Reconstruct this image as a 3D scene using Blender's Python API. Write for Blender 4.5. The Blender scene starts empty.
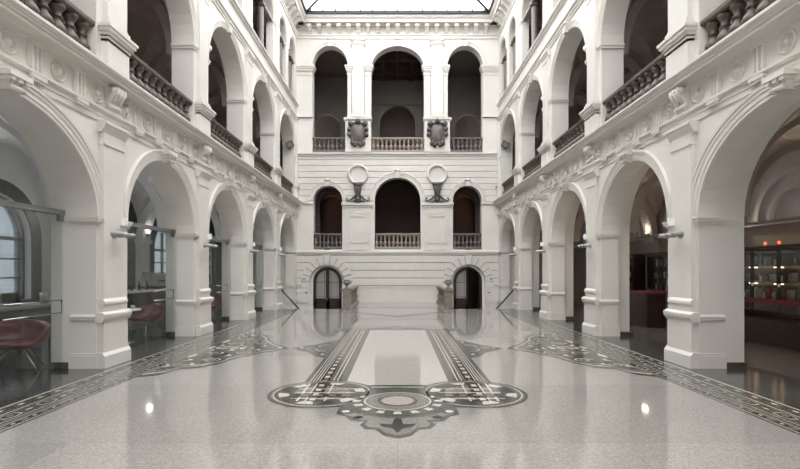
import bpy, bmesh, math, random
from mathutils import Vector, Matrix
random.seed(7)
PI=math.pi; sin=math.sin; cos=math.cos
S=bpy.context.scene; COL=S.collection
# ------------------------------------------------------------------ materials
def newmat(name):
    m=bpy.data.materials.new(name); m.use_nodes=True
    return m, m.node_tree, m.node_tree.nodes['Principled BSDF']
def plain(name,col,rough=.6,metal=0,var=.0,scale=3,bump=0,bscale=30,spec=.5):
    m,t,b=newmat(name); b.inputs['Roughness'].default_value=rough; b.inputs['Metallic'].default_value=metal
    b.inputs['Specular IOR Level'].default_value=spec
    N=t.nodes; L=t.links
    tc=N.new('ShaderNodeTexCoord')
    n=N.new('ShaderNodeTexNoise'); n.inputs['Scale'].default_value=scale; n.inputs['Detail'].default_value=5
    L.new(tc.outputs['Object'],n.inputs['Vector'])
    r=N.new('ShaderNodeValToRGB')
    r.color_ramp.elements[0].position=.3; r.color_ramp.elements[1].position=.7
    r.color_ramp.elements[0].color=(*[c*(1-var) for c in col],1); r.color_ramp.elements[1].color=(*[min(1,c*(1+var)) for c in col],1)
    L.new(n.outputs['Fac'],r.inputs['Fac']); L.new(r.outputs['Color'],b.inputs['Base Color'])
    if bump:
        n2=N.new('ShaderNodeTexNoise'); n2.inputs['Scale'].default_value=bscale; n2.inputs['Detail'].default_value=4
        L.new(tc.outputs['Object'],n2.inputs['Vector'])
        bp=N.new('ShaderNodeBump'); bp.inputs['Strength'].default_value=bump; bp.inputs['Distance'].default_value=.01
        L.new(n2.outputs['Fac'],bp.inputs['Height']); L.new(bp.outputs['Normal'],b.inputs['Normal'])
    return m
def emis(name,col,s):
    m,t,b=newmat(name); b.inputs['Base Color'].default_value=(*col,1)
    b.inputs['Emission Color'].default_value=(*col,1); b.inputs['Emission Strength'].default_value=s
    return m
def glassm(name,tint,gl=.1,rough=.02):
    m,t,b=newmat(name); N=t.nodes; L=t.links; out=N['Material Output']; N.remove(b)
    tr=N.new('ShaderNodeBsdfTransparent'); tr.inputs[0].default_value=(*tint,1)
    g=N.new('ShaderNodeBsdfGlossy'); g.inputs['Roughness'].default_value=rough
    mx=N.new('ShaderNodeMixShader'); mx.inputs[0].default_value=gl
    L.new(tr.outputs[0],mx.inputs[1]); L.new(g.outputs[0],mx.inputs[2]); L.new(mx.outputs[0],out.inputs[0])
    return m
def terrazzo(name,c1,c2,c3,rough,slab=(1.9,1.3),slabvar=.06,chip=90):
    m,t,b=newmat(name); N=t.nodes; L=t.links
    tc=N.new('ShaderNodeTexCoord')
    v=N.new('ShaderNodeTexVoronoi'); v.inputs['Scale'].default_value=chip; L.new(tc.outputs['Object'],v.inputs['Vector'])
    n=N.new('ShaderNodeTexNoise'); n.inputs['Scale'].default_value=22; n.inputs['Detail'].default_value=8; n.inputs['Roughness'].default_value=.7
    L.new(tc.outputs['Object'],n.inputs['Vector'])
    mx=N.new('ShaderNodeMath'); mx.operation='MULTIPLY_ADD'; mx.inputs[1].default_value=.45
    sx=N.new('ShaderNodeSeparateColor'); L.new(v.outputs['Color'],sx.inputs[0]); L.new(sx.outputs[0],mx.inputs[0])
    ns=N.new('ShaderNodeMath'); ns.operation='MULTIPLY'; ns.inputs[1].default_value=.62
    L.new(n.outputs['Fac'],ns.inputs[0]); L.new(ns.outputs[0],mx.inputs[2])
    r=N.new('ShaderNodeValToRGB'); e=r.color_ramp.elements
    e[0].position=.2; e[0].color=(*c2,1); e[1].position=.8; e[1].color=(*c3,1)
    q=e.new(.5); q.color=(*c1,1)
    L.new(mx.outputs[0],r.inputs['Fac'])
    # slabs poured next to one another differ a little
    br=N.new('ShaderNodeTexBrick'); br.inputs['Scale'].default_value=1; br.inputs['Brick Width'].default_value=slab[0]
    br.inputs['Row Height'].default_value=slab[1]; br.inputs['Mortar Size'].default_value=.003; br.offset=.5
    br.inputs['Color1'].default_value=(1,1,1,1); br.inputs['Color2'].default_value=(*[1-slabvar]*3,1); br.inputs['Mortar'].default_value=(.72,.71,.7,1)
    L.new(tc.outputs['Object'],br.inputs['Vector'])
    mm=N.new('ShaderNodeMixRGB'); mm.blend_type='MULTIPLY'; mm.inputs[0].default_value=1
    L.new(r.outputs['Color'],mm.inputs[1]); L.new(br.outputs['Color'],mm.inputs[2]); L.new(mm.outputs[0],b.inputs['Base Color'])
    b.inputs['Specular IOR Level'].default_value=1.0
    n3=N.new('ShaderNodeTexNoise'); n3.inputs['Scale'].default_value=1.1; n3.inputs['Detail'].default_value=3; L.new(tc.outputs['Object'],n3.inputs['Vector'])
    mr=N.new('ShaderNodeMapRange'); mr.inputs['To Min'].default_value=rough*.7; mr.inputs['To Max'].default_value=rough*1.3
    L.new(n3.outputs['Fac'],mr.inputs['Value']); L.new(mr.outputs[0],b.inputs['Roughness'])
    bp=N.new('ShaderNodeBump'); bp.inputs['Strength'].default_value=.05; bp.inputs['Distance'].default_value=.02
    L.new(n3.outputs['Fac'],bp.inputs['Height']); L.new(bp.outputs['Normal'],b.inputs['Normal'])
    return m
M={}
M['white']=plain('plaster_white',(.655,.63,.592),.6,var=.03,scale=1.3,bump=.1,bscale=40)
M['stone']=plain('painted_stone',(.635,.61,.57),.55,var=.03,scale=2,bump=.15,bscale=60)
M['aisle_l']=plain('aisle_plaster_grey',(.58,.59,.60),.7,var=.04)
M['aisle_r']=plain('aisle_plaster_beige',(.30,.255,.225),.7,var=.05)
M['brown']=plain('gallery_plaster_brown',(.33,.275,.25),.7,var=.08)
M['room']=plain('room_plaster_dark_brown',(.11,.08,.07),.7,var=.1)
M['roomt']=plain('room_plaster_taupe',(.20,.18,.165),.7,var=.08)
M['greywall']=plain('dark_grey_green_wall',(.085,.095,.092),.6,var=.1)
M['lunette']=plain('pale_lunette_plaster',(.42,.40,.41),.7,var=.04)
M['joint_shade']=plain('grey_joint_shade',(.30,.28,.26),.8,var=.15)  # groove shade and gathered dirt put into one flat colour
M['winglass']=glassm('dimmed_window_glass',(.25,.27,.285),.06)  # tint added to dim the bright sky behind the aisle windows
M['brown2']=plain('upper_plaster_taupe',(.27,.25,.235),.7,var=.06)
M['darkbal']=plain('dark_stone_baluster',(.078,.055,.043),.5,var=.25,scale=8)
M['greybal']=plain('grey_stone_baluster',(.12,.105,.098),.45,var=.15,scale=8)
M['tanbal']=plain('tan_stone_baluster',(.26,.215,.18),.5,var=.12,scale=8)
M['taupe']=plain('taupe_stone',(.20,.178,.15),.4,var=.18,scale=9)
M['bronze']=plain('dark_cast_iron',(.085,.075,.07),.45,metal=.2,var=.25,scale=15)
M['black']=plain('black_paint',(.015,.015,.017),.4)
M['doorwood']=plain('dark_door_wood',(.022,.015,.012),.35,var=.2)
M['columnst']=plain('brown_marble',(.085,.06,.05),.35,var=.3,scale=6)
M['wood']=plain('dark_cabinet_wood',(.028,.014,.010),.3,var=.3,scale=5)
M['redband']=plain('red_panel',(.16,.01,.015),.4)
M['redchair']=plain('red_leather',(.09,.003,.005),.35,var=.1)
M['chrome']=plain('chrome',(.6,.6,.6),.18,metal=1)
M['steel']=plain('grey_metal',(.33,.33,.32),.4,metal=.6)
M['greyplastic']=plain('grey_plastic',(.22,.22,.22),.5)
M['whitegloss']=plain('white_gloss',(.8,.8,.78),.3)
M['deskgrey']=plain('grey_desk_top',(.30,.29,.28),.35,var=.05)
M['deskdark']=plain('dark_desk_panel',(.055,.052,.05),.5)
M['screen']=plain('dark_screen',(.01,.012,.015),.15)
M['teal']=plain('teal_print',(.08,.17,.18),.4,var=.4,scale=5)
M['frost']=plain('frosted_pane',(.30,.285,.27),.35,var=.05)
M['coffer']=plain('coffer_wood',(.055,.035,.03),.5,var=.2)
M['glass']=glassm('clear_glass',(.93,.95,.95),.06)
M['skyglass']=glassm('skylight_glass',(.96,.98,1.0),.04,.1)
M['sconce']=emis('warm_lamp_glow',(1,.70,.40),4)
M['coolglow']=emis('cool_lamp_glow',(1,.95,.88),9)
M['redglow']=emis('red_lamp_glow',(1,.10,.03),2.2)
M['caseglow']=emis('cabinet_lamp_glow',(1,.66,.32),9)
M['terr']=terrazzo('hall_terrazzo',(.318,.298,.275),(.228,.212,.194),(.402,.380,.353),.055,slab=(3.1,2.3),slabvar=.16)
M['terr2']=terrazzo('pale_terrazzo_field',(.40,.372,.348),(.33,.305,.285),(.46,.432,.405),.07,slab=(40,40),slabvar=0)
M['darkfl']=terrazzo('dark_stone_floor',(.055,.057,.055),(.035,.037,.037),(.085,.085,.08),.14,slab=(.9,.9),slabvar=.3)
M['beigefl']=terrazzo('aisle_stone_floor',(.17,.145,.125),(.11,.10,.09),(.22,.19,.165),.14,slab=(.6,.6),slabvar=.15)
def inl(n,c): 
    return plain(n,c,.16,var=.28,scale=26,spec=.75)
M['i_dark']=inl('inlay_dark',(.028,.028,.026))
M['i_green']=inl('inlay_grey_green',(.085,.088,.078))
M['i_mid']=inl('inlay_mid_grey',(.19,.178,.16))
M['i_cream']=inl('inlay_cream',(.50,.47,.41))
M['i_pink']=inl('inlay_rose',(.25,.19,.165))
M['i_ochre']=inl('inlay_ochre',(.20,.165,.12))
# ------------------------------------------------------------------ mesh builder
class MB:
    def __init__(s): s.v=[]; s.f=[]; s.m=[]; s.mats=[]; s.cur=0; s.sm=[]
        
    def mat(s,m):
        if m not in s.mats: s.mats.append(m)
        s.cur=s.mats.index(m); return s
    def add(s,vs,fs,smooth=False):
        o=len(s.v); s.v+= [tuple(v) for v in vs]
        for f in fs: s.f.append([i+o for i in f]); s.m.append(s.cur); s.sm.append(smooth)
    def box(s,a,b):
        x0,y0,z0=[min(a[i],b[i]) for i in range(3)]; x1,y1,z1=[max(a[i],b[i]) for i in range(3)]
        s.add([(x0,y0,z0),(x1,y0,z0),(x1,y1,z0),(x0,y1,z0),(x0,y0,z1),(x1,y0,z1),(x1,y1,z1),(x0,y1,z1)],
              [(0,3,2,1),(4,5,6,7),(0,1,5,4),(1,2,6,5),(2,3,7,6),(3,0,4,7)]); return s
    def prism(s,poly,fn,a,b):
        """poly = list of 2D points, fn(p,q,t)->xyz, extruded t from a to b"""
        n=len(poly); vs=[fn(p[0],p[1],a) for p in poly]+[fn(p[0],p[1],b) for p in poly]
        fs=[tuple(range(n)),tuple(range(n,2*n))]+[(i,(i+1)%n,n+(i+1)%n,n+i) for i in range(n)]
        s.add(vs,fs); return s
    def lathe(s,prof,base=(0,0,0),n=14,axis='z',smooth=True,a0=0,a1=2*PI):
        full=abs(a1-a0-2*PI)<1e-6; k=n if full else n+1
        vs=[]
        for (r,h) in prof:
            for i in range(k):
                a=a0+(a1-a0)*i/n
                u,w=r*cos(a),r*sin(a)
                p=(u,w,h) if axis=='z' else ((h,u,w) if axis=='x' else (u,h,w))
                vs.append((base[0]+p[0],base[1]+p[1],base[2]+p[2]))
        fs=[]
        for j in range(len(prof)-1):
            for i in range(k if full else k-1):
                i2=(i+1)%k
                fs.append((j*k+i,j*k+i2,(j+1)*k+i2,(j+1)*k+i))
        fs.append(tuple(range(k))); fs.append(tuple((len(prof)-1)*k+i for i in range(k)))
        s.add(vs,fs,smooth); return s
    def tube(s,pts,r,n=8,smooth=True):
        P=[Vector(p) for p in pts]; vs=[]; up=Vector((0,0,1))
        for i,p in enumerate(P):
            d=(P[min(i+1,len(P)-1)]-P[max(i-1,0)]).normalized()
            u=d.cross(up)
            if u.length<1e-3: u=d.cross(Vector((1,0,0)))
            u.normalize(); w=d.cross(u)
            rr=r[i] if isinstance(r,(list,tuple)) else r
            for k in range(n):
                a=2*PI*k/n; vs.append(p+u*rr*cos(a)+w*rr*sin(a))
        fs=[]
        for j in range(len(P)-1):
            for i in range(n): fs.append((j*n+i,j*n+(i+1)%n,(j+1)*n+(i+1)%n,(j+1)*n+i))
        fs.append(tuple(range(n))); fs.append(tuple((len(P)-1)*n+i for i in range(n)))
        s.add(vs,fs,smooth); return s
    def sweep_arc(s,prof,fn,uc,zs,ru,rz,n=24,a0=0,a1=PI):
        """prof = closed list of (dr, depth); fn(u,z,depth)->xyz"""
        k=len(prof); vs=[]
        for i in range(n+1):
            a=a0+(a1-a0)*i/n
            for dr,dp in prof: vs.append(fn(uc+(ru+dr)*cos(a),zs+(rz+dr)*sin(a),dp))
        fs=[]
        for i in range(n):
            for j in range(k): fs.append((i*k+j,i*k+(j+1)%k,(i+1)*k+(j+1)%k,(i+1)*k+j))
        fs.append(tuple(range(k))); fs.append(tuple(n*k+j for j in range(k)))
        s.add(vs,fs); return s
    def panel(s,fn,u0,u1,z0,z1,arches,da,db,n=20):
        """wall panel u0..u1,z0..z1 with arched holes (uc,ru,rz,zs,zb), thickness da..db"""
        def b(ua,ub,za,zb_):
            if ub-ua<1e-4 or zb_-za<1e-4: return
            P=[fn(ua,za,da),fn(ub,za,da),fn(ub,zb_,da),fn(ua,zb_,da),fn(ua,za,db),fn(ub,za,db),fn(ub,zb_,db),fn(ua,zb_,db)]
            s.add(P,[(0,1,2,3),(4,5,6,7),(0,1,5,4),(1,2,6,5),(2,3,7,6),(3,0,4,7)])
        cur=u0
        for (uc,ru,rz,zs,zb) in sorted(arches):
            b(cur,uc-ru,z0,z1)
            if zb>z0: b(uc-ru,uc+ru,z0,zb)
            vs=[]
            for i in range(n+1):
                a=PI-PI*i/n; u=uc+ru*cos(a); z=zs+rz*sin(a)
                vs+=[fn(u,z,da),fn(u,z1,da),fn(u,z,db),fn(u,z1,db)]
            fs=[]
            for i in range(n):
                o=4*i; q=o+4
                fs+=[(o,q,q+1,o+1),(o+2,q+2,q+3,o+3),(o,q,q+2,o+2),(o+1,q+1,q+3,o+3)]
            s.add(vs,fs); cur=uc+ru
        b(cur,u1,z0,z1); return s
    def build(s,name,mat=None,parent=None,loc=(0,0,0),rot=0,recalc=True):
        me=bpy.data.meshes.new(name); me.from_pydata(s.v,[],s.f)
        if s.mats:
            for m in s.mats: me.materials.append(m)
            me.polygons.foreach_set('material_index',s.m)
        elif mat: me.materials.append(mat)
        me.polygons.foreach_set('use_smooth',s.sm)
        if recalc:
            bm=bmesh.new(); bm.from_mesh(me); bmesh.ops.recalc_face_normals(bm,faces=bm.faces); bm.to_mesh(me); bm.free()
        me.update()
        o=bpy.data.objects.new(name,me); COL.objects.link(o)
        o.location=loc; o.rotation_euler=(0,0,rot)
        if parent: o.parent=parent
        return o
def tag(o,label=None,cat=None,group=None,kind=None):
    if label: o['label']=label
    if cat: o['category']=cat
    if group: o['group']=group
    if kind: o['kind']=kind
    return o
def empty(name,loc=(0,0,0),rz=0,label=None,cat=None,group=None,kind=None):
    o=bpy.data.objects.new(name,None); COL.objects.link(o); o.location=loc; o.rotation_euler=(0,0,rz); o.empty_display_size=.1
    return tag(o,label,cat,group,kind)
def inst(src,parent,loc,rot=0):
    c=src.copy(); COL.objects.link(c); c.parent=parent; c.location=loc; c.rotation_euler=(0,0,rot); return c
def copy_tree(o,parent=None):
    c=o.copy(); COL.objects.link(c); c.parent=parent
    for ch in list(o.children): copy_tree(ch,c)
    return c
idt=lambda x,z,d:(x,d,z)       # back-wall frame: u = x, depth = y
# ------------------------------------------------------------------ dimensions (metres)
XW=5.0; XI=5.42; XB=5.76; XO=8.6; PER=3.84; C0=-1.09
BND=[-3.77,.07,3.91,8.51,12.35,16.19,20.03,23.87]      # pier centres; the third bay is the wide one
BAYS=[(BND[i]+BND[i+1])/2 for i in range(7)]; BW=[BND[i+1]-BND[i] for i in range(7)]
Y0=-3.77; YB=24.0
R1=1.46; Z1=2.49
ZC1=4.13
ZL2=4.97; ZS2=7.15; ZE2=8.87; ZL3=9.77; ZS3=11.68; ZT=13.05
# ------------------------------------------------------------------ side walls
def side_wall(sd):
    name='wall_left' if sd<0 else 'wall_right'
    fn=lambda u,z,d:(sd*d,u,z)
    w=MB()
    for i,c in enumerate(BAYS):
        u0=BND[i]; u1=BND[i+1] if i<6 else YB; ex=(BW[i]-PER)/2
        last=i==6
        zb=-1.3 if last else 0
        w.panel(fn,u0,u1,zb,ZL2,[(c,R1+ex,R1,Z1,zb)],XW,XI)
        w.panel(fn,u0,u1,zb,ZL2,[(c,R1+(.01 if i==2 else .16)+ex,R1+.16,Z1,zb)],XI,XB)
        w.panel(fn,u0,u1,ZL2,ZL3,[(c,R1+ex,R1,ZS2,ZL2)],XW,5.54)
        if i<6: w.panel(fn,u0,u1,ZL3,13.97,[(c,1.38+ex,.95,ZS3,ZL3)],XW,5.28)
        else: w.panel(fn,u0,u1,ZL3,13.97,[(c-.93,.66,.80,ZS3,ZL3),(c+.93,.66,.80,ZS3,ZL3)],XW,5.28)
    root=w.build(name,M['white']); tag(root,kind='structure')
    return root
WL=side_wall(-1); WR=side_wall(1)
lx=lambda u,z,d:(d,u,z)
# ---- prototype parts, built around local origin on bay centre/pier centre, x = outward distance
def P(name,mb,mat): 
    return mb.build(name,mat)
protos={}
# pier dressing (plinth, dado band and impost round the pier body)
a=MB(); hw=PER/2-R1
a.box((XW-.035,-hw-.035,0),(XI+.02,hw+.035,.21)); a.box((XW-.02,-hw-.02,.21),(XI,hw+.02,.25))
protos['pier_plinth']=P('pier_plinth',a,M['stone'])
a=MB(); a.prism([(.78,-.0),(.80,.03),(.86,.045),(.88,.02),(.90,0)],lambda z,o,t:(XW-o,t,z),-hw-.03,hw+.03)
for s_ in (-1,1): a.prism([(.78,-.0),(.80,.03),(.86,.045),(.88,.02),(.90,0)],lambda z,o,t,s_=s_:(t,s_*(hw+o),z),XW-.03,XI)
protos['skirting']=MB().box((XI+.005,-(PER/2-R1)-.005,0),(XB+.02,(PER/2-R1)+.005,.10)).build('skirting',M['darkbal'])
protos['dado_band']=P('dado_band',a,M['stone'])
a=MB(); a.box((XW-.03,-hw-.03,2.40),(XI,hw+.03,2.44)); a.box((XW-.055,-hw-.055,2.44),(XI,hw+.055,2.49)); a.box((XW-.07,-hw-.07,2.49),(XI,hw+.07,2.52))
protos['impost']=P('impost',a,M['stone'])
# pilaster with pedestal
a=MB()
a.box((4.845,-.40,0),(XW,.40,.20)); a.prism([(4.845,.20),(4.89,.26),(XW,.26),(XW,.20)],lambda x,z,t:(x,t,z),-.40,.40)
a.box((4.885,-.36,.26),(XW,.36,.78))
a.prism([(4.885,.76),(4.865,.79),(4.845,.82),(4.835,.86),(4.835,.895),(4.90,.93),(XW,.93),(XW,.76)],lambda x,z,t:(x,t,z),-.41,.41)
a.box((4.905,-.33,.93),(XW,.33,1.04)); a.prism([(4.89,1.04),(4.875,1.06),(4.875,1.10),(4.89,1.12),(4.92,1.15),(XW,1.15),(XW,1.04)],lambda x,z,t:(x,t,z),-.345,.345)
a.box((4.92,-.295,1.15),(XW,.295,3.98))
a.box((4.90,-.31,3.74),(XW,.31,3.78))
a.prism([(4.92,3.94),(4.90,3.98),(4.87,4.03),(4.86,4.06),(4.84,4.08),(4.84,4.13),(XW,4.13),(XW,3.94)],lambda x,z,t:(x,t,z),-.36,.36)
protos['pilaster']=P('pilaster',a,M['stone'])
# archivolt: three-step moulding
apr=[(0,XW+.01),(0,XW-.018),(.05,XW-.018),(.052,XW-.032),(.12,XW-.032),(.123,XW-.046),(.17,XW-.046),(.175,XW-.062),(.215,XW-.066),(.225,XW-.03),(.225,XW+.01)]
a=MB().sweep_arc(apr,lx,0,Z1+.03,R1-.001,R1-.03,n=40,a0=.02,a1=PI-.02)
protos['archivolt']=P('archivolt',a,M['stone'])
a=MB().sweep_arc([(d*.8,x) for d,x in apr],lx,0,ZS2,R1-.001,R1-.001,n=36)
protos['archivolt2']=P('archivolt',a,M['stone'])
# keystone with scroll head
a=MB()
zk=Z1+R1
a.prism([(-.10,zk-.03),(.10,zk-.03),(.15,ZC1-.01),(-.15,ZC1-.01)],lambda y,z,t:(t,y,z),XW-.13,XW)
a.box((XW-.20,-.19,ZC1-.05),(XW,.19,ZC1+.02))
for k in (-.12,0,.12): a.box((XW-.185,k-.035,ZC1-.10),(XW,k+.035,ZC1-.05))
a.tube([(XW-.12,-.11,zk+.01),(XW-.12,.11,zk+.01)],.04,10)
for k in (-.08,0,.08): a.tube([(XW-.135,k,zk),(XW-.14,k*1.2,ZC1-.06)],.02,6)
protos['keystone']=P('keystone',a,M['stone'])
a=MB(); zk2=ZS2+R1
a.prism([(-.08,zk2-.03),(.08,zk2-.03),(.12,ZE2),(-.12,ZE2)],lambda y,z,t:(t,y,z),XW-.11,XW)
a.tube([(XW-.11,-.12,ZE2-.03),(XW-.11,.12,ZE2-.03)],.04,10)
protos['keystone2']=P('keystone',a,M['stone'])
# rosette
pr=[(q*.80,w_*1.25) for q,w_ in [(.19,0),(.19,-.022),(.17,-.032),(.155,-.022),(.15,-.006),(.12,-.006),(.112,-.022),(.098,-.026),(.088,-.010),(.065,-.008),(.055,-.028),(.03,-.042),(.001,-.046)]]
a=MB().lathe([(r,XW+h) for r,h in pr],(0,0,4.56),n=22,axis='x',smooth=False)
protos['rosette']=P('rosette',a,M['stone'])
# triglyph with regula and drops
a=MB()
for k in (-.085,0,.085): a.prism([(XW,-.03),(XW-.055,-.018),(XW-.055,.018),(XW,.03)],lambda x,y,t,k=k:(x,y+k,t),4.36,4.72)
a.box((XW-.015,-.13,4.36),(XW,.13,4.74)); a.box((XW-.06,-.14,4.70),(XW,.14,4.76)); a.box((XW-.085,-.14,4.25),(XW,.14,4.31))
for k in range(6): a.lathe([(.024,4.20),(.014,4.255)],(XW-.062,-.115+k*.046,0),n=6)
protos['triglyph']=P('triglyph',a,M['stone'])
# console above each pilaster
a=MB()
a.prism([(XW,4.36),(XW-.06,4.36),(XW-.10,4.42),(XW-.10,4.50),(XW-.16,4.58),(XW-.21,4.66),(XW-.22,4.76),(XW,4.76)],lambda x,z,t:(x,t,z),-.14,.14)
a.tube([(XW-.15,-.17,4.70),(XW-.15,.17,4.70)],.06,10); a.tube([(XW-.08,-.155,4.44),(XW-.08,.155,4.44)],.045,10)
for k in (-.09,0,.09): a.tube([(XW-.225,k,4.74),(XW-.19,k,4.62),(XW-.12,k,4.50)],.018,6)
protos['console']=P('console',a,M['stone'])
# first gallery pier: pedestal, shaft, capital
a=MB()
a.box((4.86,-.36,ZL2),(XW,.36,ZL2+.12)); a.box((4.89,-.33,ZL2+.12),(XW,.33,5.62))
for (e,z0,z1) in ((.02,5.54,5.57),(.05,5.60,5.65),(.085,5.65,5.71),(.11,5.71,5.76),(.07,5.76,5.79)): a.box((4.89-e,-.33-e,z0),(XW,.33+e,z1))
a.box((4.89,-.33,5.5),(XW,.33,5.62))
a.box((4.87,-.33,5.79),(XW,.33,5.88)); a.box((4.895,-.30,5.88),(XW,.30,5.93)); a.box((4.925,-.27,5.90),(XW,.27,8.72))
a.box((4.91,-.285,8.50),(XW,.285,8.54))
a.prism([(4.92,8.66),(4.88,8.74),(4.85,8.78),(4.85,8.87),(XW,8.87),(XW,8.66)],lambda x,z,t:(x,t,z),-.34,.34)
protos['gallery_pilaster']=P('gallery_pilaster',a,M['stone'])
a=MB(); a.box((XW-.02,-hw-.04,ZS2-.10),(5.54,hw+.04,ZS2-.04)); a.box((XW-.04,-hw-.065,ZS2-.04),(5.54,hw+.065,ZS2+.01))
protos['impost2']=P('impost',a,M['stone'])
a=MB(); hw3=PER/2-1.38; a.box((XW-.03,-hw3-.05,ZS3-.10),(5.28,hw3+.05,ZS3-.02)); 
protos['impost3']=P('impost',a,M['stone'])
a=MB().sweep_arc([(d*.6,x) for d,x in apr],lx,0,ZS3,1.379,.949,n=30)
protos['archivolt3']=P('archivolt',a,M['stone'])
a=MB().sweep_arc([(d*.5,x) for d,x in apr],lx,0,ZS3,.659,.799,n=24)
protos['archivolt4']=P('archivolt',a,M['stone'])
a=MB(); a.box((4.93,-.24,ZL3),(XW,.24,12.8)); a.box((4.90,-.28,12.8),(XW,.28,12.92)); a.box((4.87,-.31,12.92),(XW,.31,ZT)); a.box((4.91,-.28,ZL3),(XW,.28,ZL3+.2))
protos['upper_pilaster']=P('upper_pilaster',a,M['stone'])
# cornices run the whole length: one mesh each
LC=Y0; LE=YB-.001
def run(name,prof,extra=None):
    a=MB().prism(prof,lambda x,z,t:(x,t,z),LC,LE)
    if extra: extra(a)
    return P(name,a,M['stone'])
# built for right side; the left one mirrored explicitly (prism again)
corn1=[(XW+.02,4.74),(XW-.04,4.76),(XW-.06,4.80),(XW-.10,4.81),(XW-.235,4.812),(XW-.235,4.86),(XW-.26,4.862),(XW-.26,4.89),(XW-.285,4.90),(XW-.31,4.935),(XW-.31,4.975),(XW+.02,5.0)]
arch1=[(XW+.02,ZC1-.005),(XW-.025,ZC1-.005),(XW-.025,4.21),(XW-.04,4.215),(XW-.04,4.29),(XW-.09,4.31),(XW-.09,4.345),(XW+.02,4.36)]
corn2=[(XW+.02,ZE2),(XW-.03,ZE2),(XW-.03,ZE2+.07),(XW-.06,ZE2+.08),(XW-.06,ZE2+.13),(XW-.11,ZE2+.17),(XW-.11,ZE2+.20),(XW+.02,ZE2+.24)]
sill3=[(XW+.02,9.60),(XW-.05,9.62),(XW-.07,9.67),(XW-.13,9.70),(XW-.13,9.75),(XW+.02,9.77)]
corn3=[(XW+.02,ZT),(XW-.04,ZT),(XW-.04,ZT+.1),(XW-.08,ZT+.12),(XW-.08,ZT+.18),(XW+.02,ZT+.22)]
corn4=[(XW+.05,13.62),(XW-.10,13.62),(XW-.12,13.66),(XW-.42,13.66),(XW-.44,13.80),(XW-.52,13.86),(XW-.56,13.95),(XW+.05,13.97)]
for sd,W in ((-1,WL),(1,WR)):
    rot=0 if sd>0 else PI
    for nm,pf in (('cornice',corn1),('architrave',arch1),('string_course',corn2),('sill_course',sill3),('upper_architrave',corn3),('crown_cornice',corn4)):
        a=MB().prism(pf,lambda x,z,t:(sd*x,t,z),LC,LE); a.build(nm,M['stone'],W)
    # modillions under the crown cornice
    k=0; yy=-1.6
    mo=MB(); mo.prism([(XW,13.30),(XW-.08,13.30),(XW-.14,13.38),(XW-.36,13.52),(XW-.36,13.62),(XW,13.62)],lambda x,z,t:(sd*x,t,z),-.09,.09)
    mp=mo.build('modillion',M['stone'],W,(0,2.0,0))
    y=2.0+.48
    while y<YB-.5: inst(mp,W,(0,y,0)); y+=.48
    for i,c in enumerate(BAYS):
        ex_=(BW[i]-PER)/2
        for nm,y in [('archivolt',c),('keystone',c),('archivolt2',c),('keystone2',c)]+([('archivolt3',c)] if i<6 else [('archivolt4',c-.93),('archivolt4',c+.93)]):
            q_=inst(protos[nm],W,(0,y,0),rot)
            if nm[:9]=='archivolt' and BW[i]>4: q_.scale=(1,(R1+ex_)/R1,1)
        pt=.77*BW[i]/PER
        if i>0:
            for k in range(-2,3): inst(protos['rosette'],W,(0,c+k*pt,0),rot)
            for k in (-1.5,-.5,.5,1.5): inst(protos['triglyph'],W,(0,c+k*pt,0),rot)
        y=BND[i]
        if i==0: continue
        for nm in ('pier_plinth','skirting','dado_band','impost','pilaster','console','gallery_pilaster','impost2','impost3','upper_pilaster'):
            inst(protos[nm],W,(0,y-(.09 if i==3 and nm in ('pilaster','console') else 0),0),rot)
    # corner half pier
    a=MB(); a.box((sd*(XW-.03),23.41,2.40),(sd*XI,YB,2.44)); a.box((sd*(XW-.06),23.37,2.44),(sd*XI,YB,2.51)); a.build('impost',M['stone'],W)
    a=MB(); a.box((sd*(XW-.03),23.40,ZS2-.1),(sd*5.54,YB,ZS2)); a.build('impost',M['stone'],W)
    a=MB(); a.box((sd*(XW-.03),23.38,0),(sd*XI,YB,.24)); a.box((sd*(XW-.03),23.38,.8),(sd*XI,YB,.88)); a.build('pier_plinth',M['stone'],W)
    a=MB(); a.box((sd*(XW-.12),23.62,ZL2),(sd*XW,YB,5.66)); a.box((sd*(XW-.18),23.56,5.66),(sd*XW,YB,5.80)); a.box((sd*(XW-.07),23.68,5.8),(sd*XW,YB,8.87)); a.build('gallery_pilaster',M['stone'],W)
for o in protos.values(): bpy.data.objects.remove(o)
# ------------------------------------------------------------------ aisles and galleries
def vault(sd,xa,xb,zs,h,mat,y_lo,thick_rib=.26,first=0):
    w=MB(); xc=(xa+xb)/2; A=(xb-xa)/2
    nx,ny=14,18
    for c,bw_ in zip(BAYS,BW):
        vs=[];fs=[]; B=bw_/2
        for i in range(nx+1):
            for j in range(ny+1):
                u=-1+2*i/nx; v=-1+2*j/ny
                z=zs+h*max(math.sqrt(max(0,1-u*u)),math.sqrt(max(0,1-v*v)))
                vs.append((sd*(xc+A*u),c+B*v,z))
        for i in range(nx):
            for j in range(ny):
                o=i*(ny+1)+j; fs.append((o,o+1,o+ny+2,o+ny+1))
        w.add(vs,fs,False)
        # transverse rib arch
        yb=c-B
        f2=lambda u,z,d:(sd*u,yb+d,z)
        w.sweep_arc([(0,-thick_rib),(0,thick_rib),(-.22,thick_rib),(-.22,-thick_rib)],f2,xc,zs,A,h,n=20)
    return tag(w.build('ceiling',mat),kind='structure')
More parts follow.
